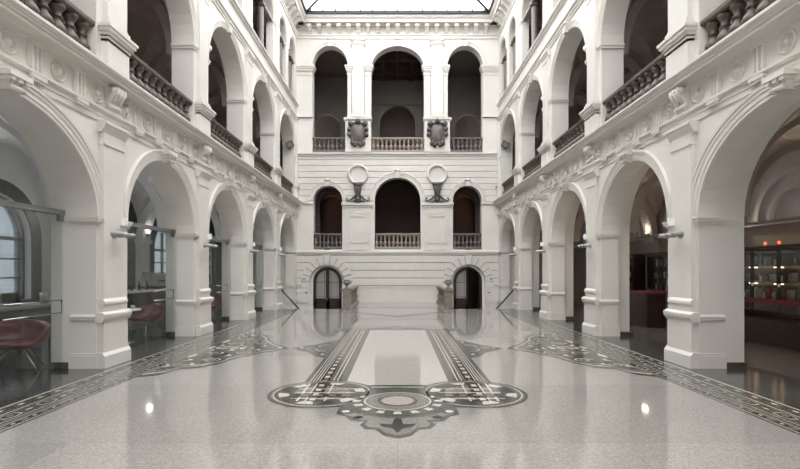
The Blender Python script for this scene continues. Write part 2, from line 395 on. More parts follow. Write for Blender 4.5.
for sd in (-1,1):
    ma=M['aisle_l'] if sd<0 else M['aisle_r']
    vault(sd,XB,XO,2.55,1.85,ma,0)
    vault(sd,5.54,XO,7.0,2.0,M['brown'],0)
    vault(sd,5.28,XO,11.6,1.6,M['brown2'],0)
    # gallery floors
    for z in (ZL2,ZL3):
        w=MB().box((sd*(5.0 if z==ZL2 else 5.0),Y0,z-.30),(sd*XO,YB,z-.02) if False else (sd*XO,YB,z-.02))
        x0=XB if z==ZL2 else 5.26
        w=MB().box((sd*x0,Y0,z-.28),(sd*XO,YB,z))
        tag(w.build('floor',M['taupe']),kind='structure')
    # outer wall
    fn=lambda u,z,d:(sd*d,u,z)
    w=MB()
    for i,c in enumerate(BAYS):
        w.mat(M['greywall'] if sd<0 and i>3 else ma)  # far left bays take the dark colour, putting the aisle's gloom into the wall
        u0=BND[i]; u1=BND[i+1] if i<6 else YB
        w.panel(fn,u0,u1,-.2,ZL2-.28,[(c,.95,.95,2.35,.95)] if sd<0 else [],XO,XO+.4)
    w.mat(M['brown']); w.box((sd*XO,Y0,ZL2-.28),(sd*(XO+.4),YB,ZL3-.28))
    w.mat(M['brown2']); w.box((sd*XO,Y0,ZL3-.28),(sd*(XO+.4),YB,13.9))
    # wall piers carrying the ribs
    w.mat(ma)
    for i,c in enumerate(BAYS[1:]):
        y=BND[i+1]
        w.box((sd*(XO-.18),y-.28,0),(sd*XO,y+.28,2.6)); w.box((sd*(XO-.24),y-.33,2.5),(sd*XO,y+.33,2.62)); w.box((sd*(XO-.22),y-.32,0),(sd*XO,y+.32,.25))
    w.mat(M['brown'])
    if sd>0:
        lu=MB(); 
        for c in BAYS[2:]:
            pts=[(1.45*cos(k*PI/20),2.75+1.45*sin(k*PI/20)) for k in range(21)]
            lu.prism([(c+p[0],p[1]) for p in pts],lambda u,z,t:(t,u,z),XO-.04,XO)
            for r_ in (1.0,.62): lu.sweep_arc([(0,XO-.12),(0,XO-.03),(.12,XO-.03),(.12,XO-.12)],fn,c,2.75,r_,r_,n=20)
            lu.box((XO-.16,c-1.5,2.66),(XO,c+1.5,2.75))
        lun=lu
    for i,c in enumerate(BAYS[1:]):
        y=BND[i+1]; w.box((sd*(XO-.18),y-.28,ZL2),(sd*XO,y+.28,7.0)); w.box((sd*(XO-.24),y-.33,6.9),(sd*XO,y+.33,7.02))
    ow=w.build('wall_outer_left' if sd<0 else 'wall_outer_right'); tag(ow,kind='structure')
    if sd<0:
        su=MB()
        for c in BAYS[1:4]:
            su.sweep_arc([(0,XO-.03),(0,XO+.01),(.30,XO+.01),(.30,XO-.03)],fn,c,2.35,.95,.95,n=22)
            su.box((-XO+.03,c-1.25,0),(-XO,c-.95,2.35)); su.box((-XO+.03,c+.95,0),(-XO,c+1.25,2.35)); su.box((-XO+.03,c-.95,0),(-XO,c+.95,.95))
        su.build('window_surround',M['greywall'],ow)
    if sd>0: lun.build('lunette',M['lunette'],ow)
    # end wall of the aisles, flush with the back wall
    w=MB(); w.mat(ma).box((sd*XW,YB,-1.3),(sd*(XO+.4),YB+.3,4.7)); w.mat(M['brown']).box((sd*XW,YB,4.7),(sd*(XO+.4),YB+.3,13.9))
    tag(w.build('wall_aisle_end'),kind='structure')
# skylight level roof over galleries
for sd in (-1,1):
    w=MB().box((sd*4.95,Y0,13.97),(sd*(XO+.4),29.5,14.1)); 
    tag(w.build('roof_slab',M['white']),kind='structure')
# windows in the left outer wall
def aisle_window(n,c):
    r=empty('window_%d'%n,(-(XO+.2),c,0),kind='structure')
    f2=lambda u,z,d:(d,u,z)
    w=MB(); w.sweep_arc([(0,-.05),(0,.05),(-.08,.05),(-.08,-.05)],f2,0,2.35,.95,.95,n=20)
    w.box((-.05,-.95,.95),(.05,-.87,2.35)); w.box((-.05,.87,.95),(.05,.95,2.35)); w.box((-.05,-.9,.95),(.05,.9,1.03)); w.box((-.05,-.9,2.30),(.05,.9,2.38)); w.box((-.04,-.035,1),(.04,.035,3.25))
    for z in (1.45,1.88): w.box((-.03,-.9,z-.02),(.03,.9,z+.02))
    w.build('window_frame',M['deskgrey'],r)
    w=MB(); pts=[(-.88,1.0),(.88,1.0)]+[(.88*cos(a*PI/14),2.35+.88*sin(a*PI/14)) for a in range(15)]
    w.prism(pts,lambda y,z,t:(t,y,z),-.004,.004); w.build('pane',M['winglass'],r)
    return r
for n,c in enumerate(BAYS): aisle_window(n+1,c)
# ------------------------------------------------------------------ floors
fl=MB()
def slab(m,x0,x1,y0,y1,z=0,t=.15):
    fl.mat(m).box((x0,y0,z-t),(x1,y1,z))
WX=2.22; WY=20.05   # stair wells by the two doors
slab(M['terr'],-4.70,4.70,Y0,WY); slab(M['terr'],-WX,WX,WY,YB)
for sd in (-1,1):
    x=lambda v: sd*v
    fl.mat(M['darkfl']).box((x(4.70),Y0,-.15),(x(6.0),WY,0))
    fl.mat(M['darkfl'] if sd<0 else M['beigefl']).box((x(6.0),Y0,-.15),(x(XO),YB,0))
    # curb strips round the well
    fl.mat(M['darkfl']).box((x(4.70),WY,-.15),(x(6.0),20.33,0))
FLOOR=tag(fl.build('floor'),kind='structure')
for sd in (-1,1):
    w=MB(); x=lambda v: sd*v
    w.mat(M['beigefl']).box((x(WX),WY,-1.35),(x(XW),YB,-1.2))
    w.mat(M['stone']).box((x(WX-.1),WY-.1,-1.35),(x(XW),WY,-.15)); w.box((x(WX-.12),WY,-1.35),(x(WX),YB,-.15))
    w.build('stair_well',None,FLOOR)
    w=MB()
    for k in range(7):
        w.box((x(6.0-.24*k),20.50,-1.2),(x(5.76-.24*k),23.40,-.17*(k+1)+.0))
    tag(w.build('stair_steps',M['taupe'],FLOOR))
# ---- inlay work
IN=MB()
def poly(m,pts,lay,mir=True):
    for s_ in ((1,-1) if mir else (1,)):
        IN.mat(M[m]); n=len(pts); q=[(s_*p[0],p[1],.0006+.0007*lay) for p in pts]
        if s_<0: q=q[::-1]
        IN.add(q,[tuple(range(n))])
def rect(m,x0,x1,y0,y1,lay,mir=True): poly(m,[(x0,y0),(x1,y0),(x1,y1),(x0,y1)],lay,mir)
def disc(m,x,y,r,lay,mir=True,n=36,ry=None):
    ry=ry or r; poly(m,[(x+r*cos(2*PI*k/n),y+ry*sin(2*PI*k/n)) for k in range(n)],lay,mir)
def dia(m,x,y,a,b,lay,mir=True): poly(m,[(x-a,y),(x,y-b),(x+a,y),(x,y+b)],lay,mir)
# side borders x 4.0..4.71
for (m,x0,x1,l) in (('i_mid',3.98,4.70,0),('i_cream',4.685,4.71,1),('i_green',4.52,4.675,1),('i_dark',4.485,4.515,2),('i_cream',4.465,4.48,2),
    ('i_green',4.24,4.455,1),('i_cream',4.228,4.24,2),('i_dark',4.20,4.226,2),('i_mid',4.17,4.198,1),('i_dark',4.155,4.168,2),('i_cream',4.14,4.152,2),('i_dark',4.05,4.138,1),('i_cream',4.035,4.047,2),('i_dark',4.0,4.015,2)):
    rect(m,x0,x1,Y0,19.9,l)
y=.8
while y<19.6:
    disc('i_cream',4.597,y,.022,3,n=10,ry=.05); dia('i_dark',4.597,y+.16,.05,.06,3); y+=.32
y=.8; k=0
while y<19.5:
    poly('i_cream',[(4.27,y),(4.30,y-.13),(4.40,y-.13),(4.43,y),(4.40,y+.13),(4.30,y+.13)],3)
    poly('i_dark',[(4.285,y),(4.308,y-.11),(4.392,y-.11),(4.415,y),(4.392,y+.11),(4.308,y+.11)],4)
    dia('i_ochre' if k%2 else 'i_mid',4.35,y,.03,.07,5)
    dia('i_cream',4.35,y+.29,.02,.07,3); rect('i_mid',4.25,4.262,y+.18,y+.40,3); rect('i_mid',4.44,4.452,y+.18,y+.40,3)
    y+=.58; k+=1
y=.8
while y<19.7:
    rect('i_cream',4.08,4.11,y,y+.05,3); rect('i_mid',4.07,4.12,y+.13,y+.24,3); y+=.31
# side wings reaching towards the centre (tip at x 2.27)
def lerp(a,b,t): return (a[0]+(b[0]-a[0])*t,a[1]+(b[1]-a[1])*t)
wing=[(4.0,7.35),(3.72,7.55),(3.60,8.0),(3.30,8.1),(3.10,8.45),(2.95,9.0),(2.62,9.6),(2.27,10.1),(2.62,10.6),(2.95,11.2),(3.10,11.75),(3.30,12.1),(3.60,12.2),(3.72,12.65),(4.0,12.85)]
def scaled(pts,c,s): return [lerp(c,p,s) for p in pts]
cw=(3.7,10.1)
poly('i_green',wing,6)
w2=scaled(wing,cw,.93); poly('i_cream',w2,7); w3=scaled(wing,cw,.90); poly('i_mid',w3,8); 
w4=scaled(wing,cw,.80); poly('i_dark',w4,9); w5=scaled(wing,cw,.77); poly('i_green',w5,10)
def scroll(x,y,r,lay,mir=True,sp=1):
    # spiral scroll strip
    n=26; ins=[];out=[]
    for k in range(n+1):
        t=k/n; a=sp*t*3.4*PI; rr=r*(1-.82*t); wd=.22*r*(1-.5*t)
        out.append((x+rr*cos(a),y+rr*sin(a))); ins.append((x+(rr-wd)*cos(a),y+(rr-wd)*sin(a)))
    for k in range(n): poly('i_cream',[out[k],out[k+1],ins[k+1],ins[k]],lay,mir)
random.seed(3)
for (x,y_,r,s_) in ((3.35,8.75,.2,1),(3.0,9.55,.17,-1),(2.68,10.1,.11,1),(3.0,10.65,.17,1),(3.35,11.4,.2,-1),(3.75,8.3,.17,1),(3.75,11.9,.17,-1),(3.55,9.45,.2,1),(3.55,10.75,.2,-1)):
    disc('i_dark',x,y_,r*1.15,11,n=20); scroll(x,y_,r,12,sp=s_)
disc('i_cream',3.55,10.1,.24,11,n=24,ry=.16); disc('i_pink',3.55,10.1,.17,12,n=24,ry=.1)
for (x_,y_) in ((3.2,9.2),(3.2,11.0),(2.83,9.85),(2.83,10.35),(3.55,8.35),(3.55,11.85),(3.35,10.4),(3.35,9.8),(3.75,8.75),(3.75,11.45),(3.75,9.8),(3.75,10.4),(3.0,10.0),(3.9,8.2),(3.9,12.1)):
    poly('i_cream',[(x_-.07,y_),(x_-.02,y_-.05),(x_+.10,y_-.12),(x_+.03,y_+.02),(x_+.06,y_+.16)],12.3); dia('i_dark',x_+.13,y_+.1,.06,.12,12.3)
for (x,y_,a_,b_) in ((3.2,10.1,.09,.2),(2.45,10.1,.06,.09),(3.88,9.2,.06,.28),(3.88,11.0,.06,.28),(3.88,10.1,.05,.3)): dia('i_cream',x,y_,a_,b_,11)
# central carpet
RX0,RX1,RY0,RY1=.74,1.34,6.88,13.05
poly('i_mid',[(0,5.78),(1.36,5.78),(1.36,13.3),(0,13.3)],1)
L_=[(.74,.86,'i_green'),(.86,.875,'i_dark'),(.875,.90,'i_cream'),(.90,.92,'i_dark'),(.92,.945,'i_ochre'),(.945,.96,'i_cream'),(.96,.98,'i_dark'),(.98,1.0,'i_mid'),(1.0,1.14,'i_dark'),(1.14,1.155,'i_cream'),(1.155,1.18,'i_dark'),(1.18,1.20,'i_cream'),(1.20,1.225,'i_green'),(1.225,1.24,'i_cream'),(1.24,1.27,'i_dark'),(1.27,1.285,'i_cream'),(1.285,1.36,'i_green')]
for a_,b_,m in L_: rect(m,a_,b_,6.6,13.28,2)
y=7.05
while y<13.1:
    rect('i_cream',1.035,1.105,y,y+.13,4); dia('i_mid',1.07,y+.21,.03,.05,4); y+=.30
rect('i_green',0,.90,RY1,13.28,3); rect('i_cream',0,.92,13.2,13.22,4); rect('i_dark',0,.76,RY1-.01,RY1+.02,4)
rect('i_dark',0,.78,RY0-.06,RY0,4); rect('i_mid',0,.95,RY0-.11,RY0-.06,4); rect('i_cream',0,.95,RY0-.14,RY0-.115,5)
poly('i_cream',[(-.74,RY0),(.74,RY0),(.74,RY1),(-.74,RY1)],3,False)
IN.mats.append(M['terr2']); idx=len(IN.mats)-1
IN.cur=idx; z=.0006+.0007*5; IN.add([(-.735,RY0+.005,z),(.735,RY0+.005,z),(.735,RY1-.005,z),(-.735,RY1-.005,z)],[(0,1,2,3)])
# lower cross band ornaments
rect('i_green',0,1.1,5.80,6.72,3)
for (y0,y1,m) in ((5.80,5.83,'i_dark'),(5.87,5.89,'i_cream'),(6.60,6.62,'i_cream'),(6.66,6.69,'i_dark')): rect(m,.35,1.1,y0,y1,4)
for (x0,x1,y0,y1) in ((.62,.66,6.05,6.55),(.72,.75,5.95,6.45),(.82,.86,6.05,6.55),(.62,.86,6.22,6.26),(.2,.58,6.50,6.54),(.50,.54,6.2,6.5)):
    rect('i_cream',x0,x1,y0,y1,5)
    rect('i_dark',x0+.05,x1+.04,y0-.06,y0-.03,5)
poly('i_cream',[(.22,6.46),(.48,6.46),(.48,6.24)],5); poly('i_dark',[(.28,6.44),(.455,6.44),(.455,6.30)],6)
# corner wheels
cx,cy,r=1.0,6.45,.71
for rr,m,l in ((.71,'i_green',6),(.66,'i_mid',7),(.64,'i_cream',8),(.625,'i_dark',9),(.60,'i_green',10)): disc(m,cx,cy,rr,l)
for k in range(12):
    a0=2*PI*(k+.12)/12; a1=2*PI*(k+.88)/12
    m='i_cream' if k%2 else 'i_dark'
    poly(m,[(cx+.57*cos(a0),cy+.57*sin(a0)),(cx+.57*cos((a0+a1)/2),cy+.57*sin((a0+a1)/2)),(cx+.57*cos(a1),cy+.57*sin(a1)),(cx+.44*cos(a1-.05),cy+.44*sin(a1-.05)),(cx+.44*cos(a0+.05),cy+.44*sin(a0+.05))],11)
disc('i_dark',cx,cy,.40,11); disc('i_mid',cx,cy,.375,12)
# crossed straps in wheel, continuing the carpet edge
for (x0,x1,m) in ((.90,.925,'i_cream'),(.98,1.14,'i_dark'),(1.14,1.16,'i_cream'),(1.24,1.27,'i_cream')): rect(m,x0,x1,6.02,6.95,13)
for (y0,y1,m) in ((6.12,6.15,'i_cream'),(6.22,6.38,'i_dark'),(6.42,6.45,'i_cream'),(6.62,6.65,'i_cream')): rect(m,.55,1.36,y0,y1,14)
for q in range(4): rect('i_cream',1.035,1.105,6.05+.24*q,6.17+.24*q,15)
for q in range(4): rect('i_ochre',.62+.18*q,.72+.18*q,6.26,6.34,15)
# far small wheels
for rr,m,l in ((.24,'i_green',6),(.20,'i_dark',7),(.15,'i_cream',8),(.09,'i_dark',9)): disc(m,1.52,13.25,rr,l,n=20)
# centre medallion
cy=6.05
for rr,m,l in ((.70,'i_green',7),(.63,'i_dark',8),(.61,'i_green',9),(.42,'i_cream',10),(.40,'i_mid',11),(.24,'i_dark',12),(.225,'i_pink',13),(.19,'i_cream',14)):
    disc(m,0,cy,rr,l,False,n=44)
IN.cur=idx; z=.0006+.0007*15.5; IN.add([(.18*cos(k*PI/20),cy+.18*sin(k*PI/20),z) for k in range(40)],[tuple(range(40))])
for k in range(16):
    a=2*PI*k/16
    if PI*.15<a<PI*.85: continue
    c_,s_=cos(a),sin(a)
    pts=[(c_*.56-s_*-.05*1,cy+s_*.56+c_*-.05),(c_*.56-s_*.05,cy+s_*.56+c_*.05),(c_*.46-s_*.04,cy+s_*.46+c_*.04),(c_*.46+s_*.04,cy+s_*.46-c_*.04)]
    poly('i_cream',pts,10.5,False)
# palmette below the medallion
pal=[(0,4.72),(.14,4.80),(.22,4.98),(.34,5.0),(.40,5.12),(.36,5.25),(.52,5.28),(.58,5.42),(.70,5.50),(.70,5.72),(.60,6.0),(0,6.0)]
poly('i_green',pal,5)
poly('i_mid',scaled(pal,(0,5.4),.88),6)
poly('i_dark',[(0,4.86),(.05,5.0),(.16,5.06),(.20,5.16),(.06,5.14),(.04,5.32),(0,5.36)],7.5)
disc('i_dark',.60,5.60,.09,7.5,n=16); disc('i_cream',.60,5.60,.05,8.5,n=16); disc('i_dark',.44,5.38,.06,7.5,n=14)
# far ornament
pal2=[(0,13.95),(.14,13.88),(.2,13.72),(.45,13.6),(.85,13.42),(1.3,13.3),(0,13.28)]
poly('i_green',pal2,4); disc('i_cream',0,13.55,.2,6,False,n=20,ry=.14); disc('i_mid',0,13.55,.14,7,False,n=20,ry=.1)
for q in (.4,.62): disc('i_dark',q,13.44,.06,6,n=12)
# inner wings at mid length
w_in=[(1.36,9.0),(1.55,9.15),(1.75,9.6),(2.0,9.85),(2.2,10.1),(2.0,10.35),(1.75,10.6),(1.55,11.05),(1.36,11.2)]
poly('i_green',w_in,4); poly('i_mid',scaled(w_in,(1.45,10.1),.86),5); poly('i_green',scaled(w_in,(1.45,10.1),.76),6)
for (x_,y_) in ((1.45,9.35),(1.45,10.85),(1.65,9.9),(1.65,10.3),(2.0,10.1)): dia('i_cream',x_,y_,.04,.10,8); dia('i_dark',x_+.07,y_,.03,.08,8)
for (x,y_,r,s_) in ((1.53,9.7,.12,1),(1.53,10.5,.12,-1),(1.8,10.1,.12,1)): disc('i_dark',x,y_,r*1.15,7,n=18); scroll(x,y_,r,8,sp=s_)
# end cross border by the back wall
rect('i_mid',0,1.75,20.4,21.0,1); poly('i_green',[(0,16.6),(1.6,18.3),(3.6,18.6),(3.6,18.75),(1.5,18.6),(0,17.1)],1)
inl_o=IN.build('floor_inlay',None,FLOOR,recalc=False)

# ------------------------------------------------------------------ back wall
SC=3.5
bw=MB()
bw.panel(idt,-XW,XW,-1.3,2.60,[(-SC,.84,.84,1.03,-1.3),(SC,.84,.84,1.03,-1.3)],YB,YB+.45,n=24)
ZB2=2.62
bw.panel(idt,-XW,XW,-1.3,2.60,[(-SC,.72,.72,1.03,-1.3),(SC,.72,.72,1.03,-1.3)],YB+.22,YB+.46,n=24)
bw.panel(idt,-XW,XW,2.60,7.40,[(-3.45,.71,.71,5.07,ZB2),(0,1.14,1.14,5.04,ZB2),(3.45,.71,.71,5.07,ZB2)],YB,YB+.5,n=24)
bw.panel(idt,-XW,XW,7.40,13.97,[(-3.34,.87,1.0,11.7,7.42),(0,1.31,1.12,11.55,7.42),(3.34,.87,1.0,11.7,7.42)],YB,YB+.5,n=28)
WB=tag(bw.build('wall_back',M['white']),kind='structure')
ST=M['stone']
# rusticated courses
def spans(z0,z1,excl):
    iv=[(-XW+.02,XW-.02)]
    for (cx,cz,R,kind) in excl:
        zz=min(max(cz,z0),z1)
        if kind=='c':
            if abs(zz-cz)>=R: continue
            h=math.sqrt(R*R-(zz-cz)**2)
            if z1<=cz: h=R if cz-z0<9 and kind=='arch' else h
        else:
            zlo=kind
            if z1<zlo: continue
            h=R if z0<=cz else (0 if z0-cz>=R else math.sqrt(R*R-(z0-cz)**2))
            if h==0: continue
        out=[]
        for a_,b_ in iv:
            if cx+h<=a_ or cx-h>=b_: out.append((a_,b_)); continue
            if cx-h>a_: out.append((a_,cx-h))
            if cx+h<b_: out.append((cx+h,b_))
        iv=out
    return [(a_,b_) for a_,b_ in iv if b_-a_>.06]
rus=MB()
zj=[.83,1.21,1.59,1.97,2.33]
for i in range(4):
    z0,z1=zj[i]+.016,zj[i+1]-.016
    for a_,b_ in spans(z0,z1,[(-SC,1.03,1.30,-9),(SC,1.03,1.30,-9)]):
        n=max(1,round((b_-a_)/1.05)); off=.5 if i%2 else 0
        cuts=[a_]+[a_+(b_-a_)*(k+off)/n for k in range(1 if not off else 0,n)]+[b_]
        for p,q in zip(cuts[:-1],cuts[1:]):
            if q-p>.05: rus.box((p+.006,YB-.045,z0),(q-.006,YB,z1))
rus.box((-XW+.02,YB-.045,.0),(-SC-.92,YB,.76)); rus.box((XW-.02,YB-.045,0),(SC+.92,YB,.76)); rus.box((-SC+.92,YB-.045,0),(SC-.92,YB,.76))
for a_,b_ in ((-XW+.02,-SC-.9),(-SC+.9,SC-.9),(SC+.9,XW-.02)): rus.box((a_,YB-.065,.74),(b_,YB,.81))
rus.box((-WX,YB-.07,0),(WX,YB,.12))
jm=MB()  # thin dark strips standing in for shade and dirt in the joints
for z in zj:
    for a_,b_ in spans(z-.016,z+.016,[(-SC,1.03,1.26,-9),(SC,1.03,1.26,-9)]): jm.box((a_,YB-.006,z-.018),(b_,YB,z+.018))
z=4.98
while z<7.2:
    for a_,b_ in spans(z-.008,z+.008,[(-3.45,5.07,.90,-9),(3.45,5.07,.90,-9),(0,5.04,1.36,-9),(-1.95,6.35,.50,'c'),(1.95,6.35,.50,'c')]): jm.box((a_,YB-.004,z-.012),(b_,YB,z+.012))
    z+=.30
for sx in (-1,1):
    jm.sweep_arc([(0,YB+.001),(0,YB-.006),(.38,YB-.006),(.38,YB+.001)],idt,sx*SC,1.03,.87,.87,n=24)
jm.build('joint_shade_strip',M['joint_shade'],WB)
rus.build('rusticated_course',ST,WB)
vo=MB()
for sx in (-1,1):
    for k in range(11):
        a0=PI*(k)/11+.02; a1=PI*(k+1)/11-.02
        if k==5: ro=1.42
        else: ro=1.27
        pts=[(.86*cos(a0),.86*sin(a0)),(ro*cos(a0),ro*sin(a0)),(ro*cos(a1),ro*sin(a1)),(.86*cos(a1),.86*sin(a1))]
        vo.prism([(sx*SC+p[0],min(1.03+p[1],2.34)) for p in pts],idt,YB-(.09 if k==5 else .05),YB)
vo.build('voussoir_ring',ST,WB)
w=MB().prism([(YB,2.33),(YB-.05,2.35),(YB-.06,2.42),(YB-.11,2.45),(YB-.11,2.53),(YB-.04,2.57),(YB,2.57)],lambda y,z,t:(t,y,z),-XW+.01,XW-.01); w.build('string_course',ST,WB)
fin=MB(); z=4.98
while z<7.15:
    z1=min(z+.285,7.22)
    for a_,b_ in spans(z,z1,[(-3.45,5.07,.92,-9),(3.45,5.07,.92,-9),(0,5.04,1.38,-9),(-1.95,6.35,.52,'c'),(1.95,6.35,.52,'c')]):
        fin.box((a_,YB-.024,z+.010),(b_,YB,z1-.010))
    z+=.30
fin.build('smooth_course',ST,WB)
w=MB().prism([(YB,7.2),(YB-.06,7.22),(YB-.08,7.29),(YB-.15,7.32),(YB-.15,7.38),(YB-.05,7.41),(YB,7.41)],lambda y,z,t:(t,y,z),-XW+.01,XW-.01); w.build('string_course',ST,WB)
def bav(cx,ru,rz,zs,wd,name='archivolt',a0=0):
    pr=[(0,YB+.01),(0,YB-.03),(wd*.45,YB-.03),(wd*.5,YB-.05),(wd*.85,YB-.05),(wd*.9,YB-.075),(wd,YB-.075),(wd,YB+.01)]
    MB().sweep_arc(pr,idt,cx,zs,ru,rz,n=32).build(name,ST,WB)
for sx in (-1,1):
    bav(sx*3.45,.71,.71,5.07,.2); bav(sx*3.34,.87,1.0,11.7,.16)
bav(0,1.14,1.14,5.04,.24); bav(0,1.31,1.12,11.55,.18)
def keyst(cx,z0,z1,w0,w1,d=.13):
    a=MB().prism([(cx-w0,z0),(cx+w0,z0),(cx+w1,z1),(cx-w1,z1)],idt,YB-d,YB)
    a.tube([(cx-w1*1.1,YB-d,z1-.04),(cx+w1*1.1,YB-d,z1-.04)],.05,10); a.build('keystone',ST,WB)
for cx,z0,z1 in ((-3.45,5.74,6.08),(3.45,5.74,6.08),(0,6.14,6.55)): keyst(cx,z0,z1,.09,.13)
for cx in (-3.34,0,3.34): keyst(cx,12.62,13.02,.09,.13,.16)
# second storey pedestal piers with inset panel, impost bands
for sx in (-1,1):
    a=MB(); x=sx*1.95
    a.box((x-.64,YB-.07,2.57),(x+.64,YB,4.72)); a.box((x-.66,YB-.10,2.57),(x+.66,YB,2.70))
    a.prism([(YB,4.66),(YB-.10,4.68),(YB-.12,4.76),(YB-.18,4.80),(YB-.18,4.88),(YB,4.92)],lambda y,z,t:(t,y,z),x-.72,x+.72)
    a.box((x-.55,YB-.085,4.40),(x+.55,YB,4.46))
    a.build('pedestal_pier',ST,WB)
    a=MB()
    for (x0,x1,z0,z1) in ((-.42,.42,2.92,2.97),(-.42,.42,4.27,4.32),(-.42,-.37,2.92,4.32),(.37,.42,2.92,4.32)): a.box((x+x0,YB-.095,z0),(x+x1,YB-.07,z1))
    a.box((x-.34,YB-.11,4.23),(x+.34,YB-.07,4.27)); a.build('panel_moulding',ST,WB)
    for (x0,x1) in ((2.67,2.78),(4.13,5.0)):
        a=MB().prism([(YB,4.80),(YB-.05,4.82),(YB-.08,4.88),(YB-.08,4.92),(YB,4.94)],lambda y,z,t:(sx*t,y,z),x0,x1); a.build('impost',ST,WB)
    # medallion ring
    a=MB().lathe([(.51,0),(.51,-.10),(.47,-.15),(.43,-.15),(.40,-.10),(.375,-.09),(.365,-.012),(.001,-.01)],(x,YB,6.32),n=40,axis='y',smooth=False); a.build('medallion',ST,WB)
    # third storey pier: pedestal, side strips and centre pilaster
    a=MB(); a.box((x-.62,YB-.14,7.41),(x+.62,YB,8.95)); a.box((x-.64,YB-.17,7.41),(x+.64,YB,7.55))
    a.prism([(YB,8.93),(YB-.16,8.95),(YB-.22,9.02),(YB-.22,9.09),(YB,9.14)],lambda y,z,t:(t,y,z),x-.70,x+.70)
    a.build('pier_pedestal',ST,WB)
    a=MB(); a.box((x-.30,YB-.14,9.14),(x+.30,YB,12.70)); a.box((x-.33,YB-.16,9.14),(x+.33,YB,9.26)); a.box((x-.24,YB-.155,9.3),(x+.24,YB,9.75))
    a.prism([(YB,12.62),(YB-.16,12.66),(YB-.22,12.78),(YB-.22,12.84),(YB-.26,12.9),(YB-.26,13.04),(YB,13.04)],lambda y,z,t:(t,y,z),x-.36,x+.36)
    for q in (-.27,.27): a.lathe([(.08,-.28),(.08,-.1)],(x+q,YB,12.9),n=12,axis='y')
    a.build('pilaster',ST,WB)
    for (x0,x1) in ((1.31,1.60),(2.28,2.47),(4.21,4.99)):
        a=MB(); xa,xb=sx*x0,sx*x1; lo,hi=min(xa,xb),max(xa,xb)
        a.box((lo,YB-.07,9.14),(hi,YB,11.3)); a.box((lo-.02,YB-.10,9.14),(hi+.02,YB,9.22))
        for (z0,z1,e) in ((11.22,11.30,.03),(11.38,11.44,.04),(11.44,11.52,.07),(11.52,11.60,.10),(11.60,11.68,.13)):
            a.box((lo-e,YB-.07-e,z0),(hi+min(e,.10),YB+.3,z1) if sx>0 and x1<4.5 else (min(hi+e,4.99) if sx>0 else hi+e,YB+.3,z1))
        a.box((lo,YB-.07,11.30),(hi,YB,11.40))
        a.build('impost_pilaster',ST,WB)
# back wall top entablature
a=MB().prism([(YB,13.03),(YB-.05,13.03),(YB-.05,13.15),(YB-.1,13.17),(YB-.1,13.23),(YB,13.27)],lambda y,z,t:(t,y,z),-XW,XW); a.build('upper_architrave',ST,WB)
a=MB().prism([(YB+.05,13.62),(YB-.10,13.62),(YB-.12,13.66),(YB-.42,13.66),(YB-.44,13.80),(YB-.52,13.86),(YB-.56,13.95),(YB+.05,13.97)],lambda y,z,t:(t,y,z),-XW,XW); a.build('crown_cornice',ST,WB)
mo=MB().prism([(YB,13.30),(YB-.08,13.30),(YB-.14,13.38),(YB-.36,13.52),(YB-.36,13.62),(YB,13.62)],lambda y,z,t:(t,y,z),-.10,.10)
mp=mo.build('modillion',ST,WB,(-4.32,0,0))
for k in range(1,19): inst(mp,WB,(-4.32+.48*k,0,0))
# rooms behind the back wall
rm=MB(); YR=28.6
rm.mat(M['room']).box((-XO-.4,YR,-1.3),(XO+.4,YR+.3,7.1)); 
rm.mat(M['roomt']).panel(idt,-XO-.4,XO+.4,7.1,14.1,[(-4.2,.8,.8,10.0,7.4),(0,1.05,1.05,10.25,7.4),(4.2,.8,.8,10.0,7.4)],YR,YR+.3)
rm.box((-2.2,YR-.08,12.0),(2.2,YR,12.14)); rm.box((-2.2,YR-.1,11.3),(2.2,YR,11.36))
rm.mat(M['room']).box((-XO-.4,YR+2,7),(XO+.4,YR+2.2,14.1)); 
for sx in (-1,1):
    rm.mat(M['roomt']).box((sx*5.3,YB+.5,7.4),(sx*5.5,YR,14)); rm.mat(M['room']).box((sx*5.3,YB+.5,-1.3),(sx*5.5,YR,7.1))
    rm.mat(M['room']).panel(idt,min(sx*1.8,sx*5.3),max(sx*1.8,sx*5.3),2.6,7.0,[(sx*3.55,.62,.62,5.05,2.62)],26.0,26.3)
    rm.box((sx*1.7,YB+.5,2.6),(sx*1.85,26.3,7.0)); rm.panel(idt,min(sx*1.8,sx*5.3),max(sx*1.8,sx*5.3),2.6,7.0,[(sx*3.75,.66,.66,5.05,2.62)],27.2,27.5)
    rm.mat(M['roomt']).box((sx*1.9,26.6,7.4),(sx*2.3,27.0,11.2))
tag(rm.build('wall_rear_rooms'),kind='structure')
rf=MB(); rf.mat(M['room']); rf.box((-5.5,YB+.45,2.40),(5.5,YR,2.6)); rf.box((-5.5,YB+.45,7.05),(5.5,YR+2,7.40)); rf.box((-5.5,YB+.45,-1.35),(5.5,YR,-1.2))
tag(rf.build('floor'),kind='structure')
ce=MB(); ce.mat(M['coffer']).box((-1.9,YB+.5,12.9),(1.9,YR+2,13.1)); ce.mat(M['roomt']); ce.box((-5.5,YB+.5,13.0),(-1.9,YR+2,13.2)); ce.box((1.9,YB+.5,13.0),(5.5,YR+2,13.2)); ce.box((-2.0,YB+.5,11.9),(-1.8,YR,13.1)); ce.box((1.8,YB+.5,11.9),(2.0,YR,13.1))
ce.mat(M['coffer'])
for k in range(5): ce.box((-1.6+.8*k-.08,YB+.5,12.70),(-1.6+.8*k+.08,YR,12.9))
for k in range(5): ce.box((-1.8,YB+.9+.85*k-.07,12.68),(1.8,YB+.9+.85*k+.07,12.9))
tag(ce.build('ceiling'),kind='structure')
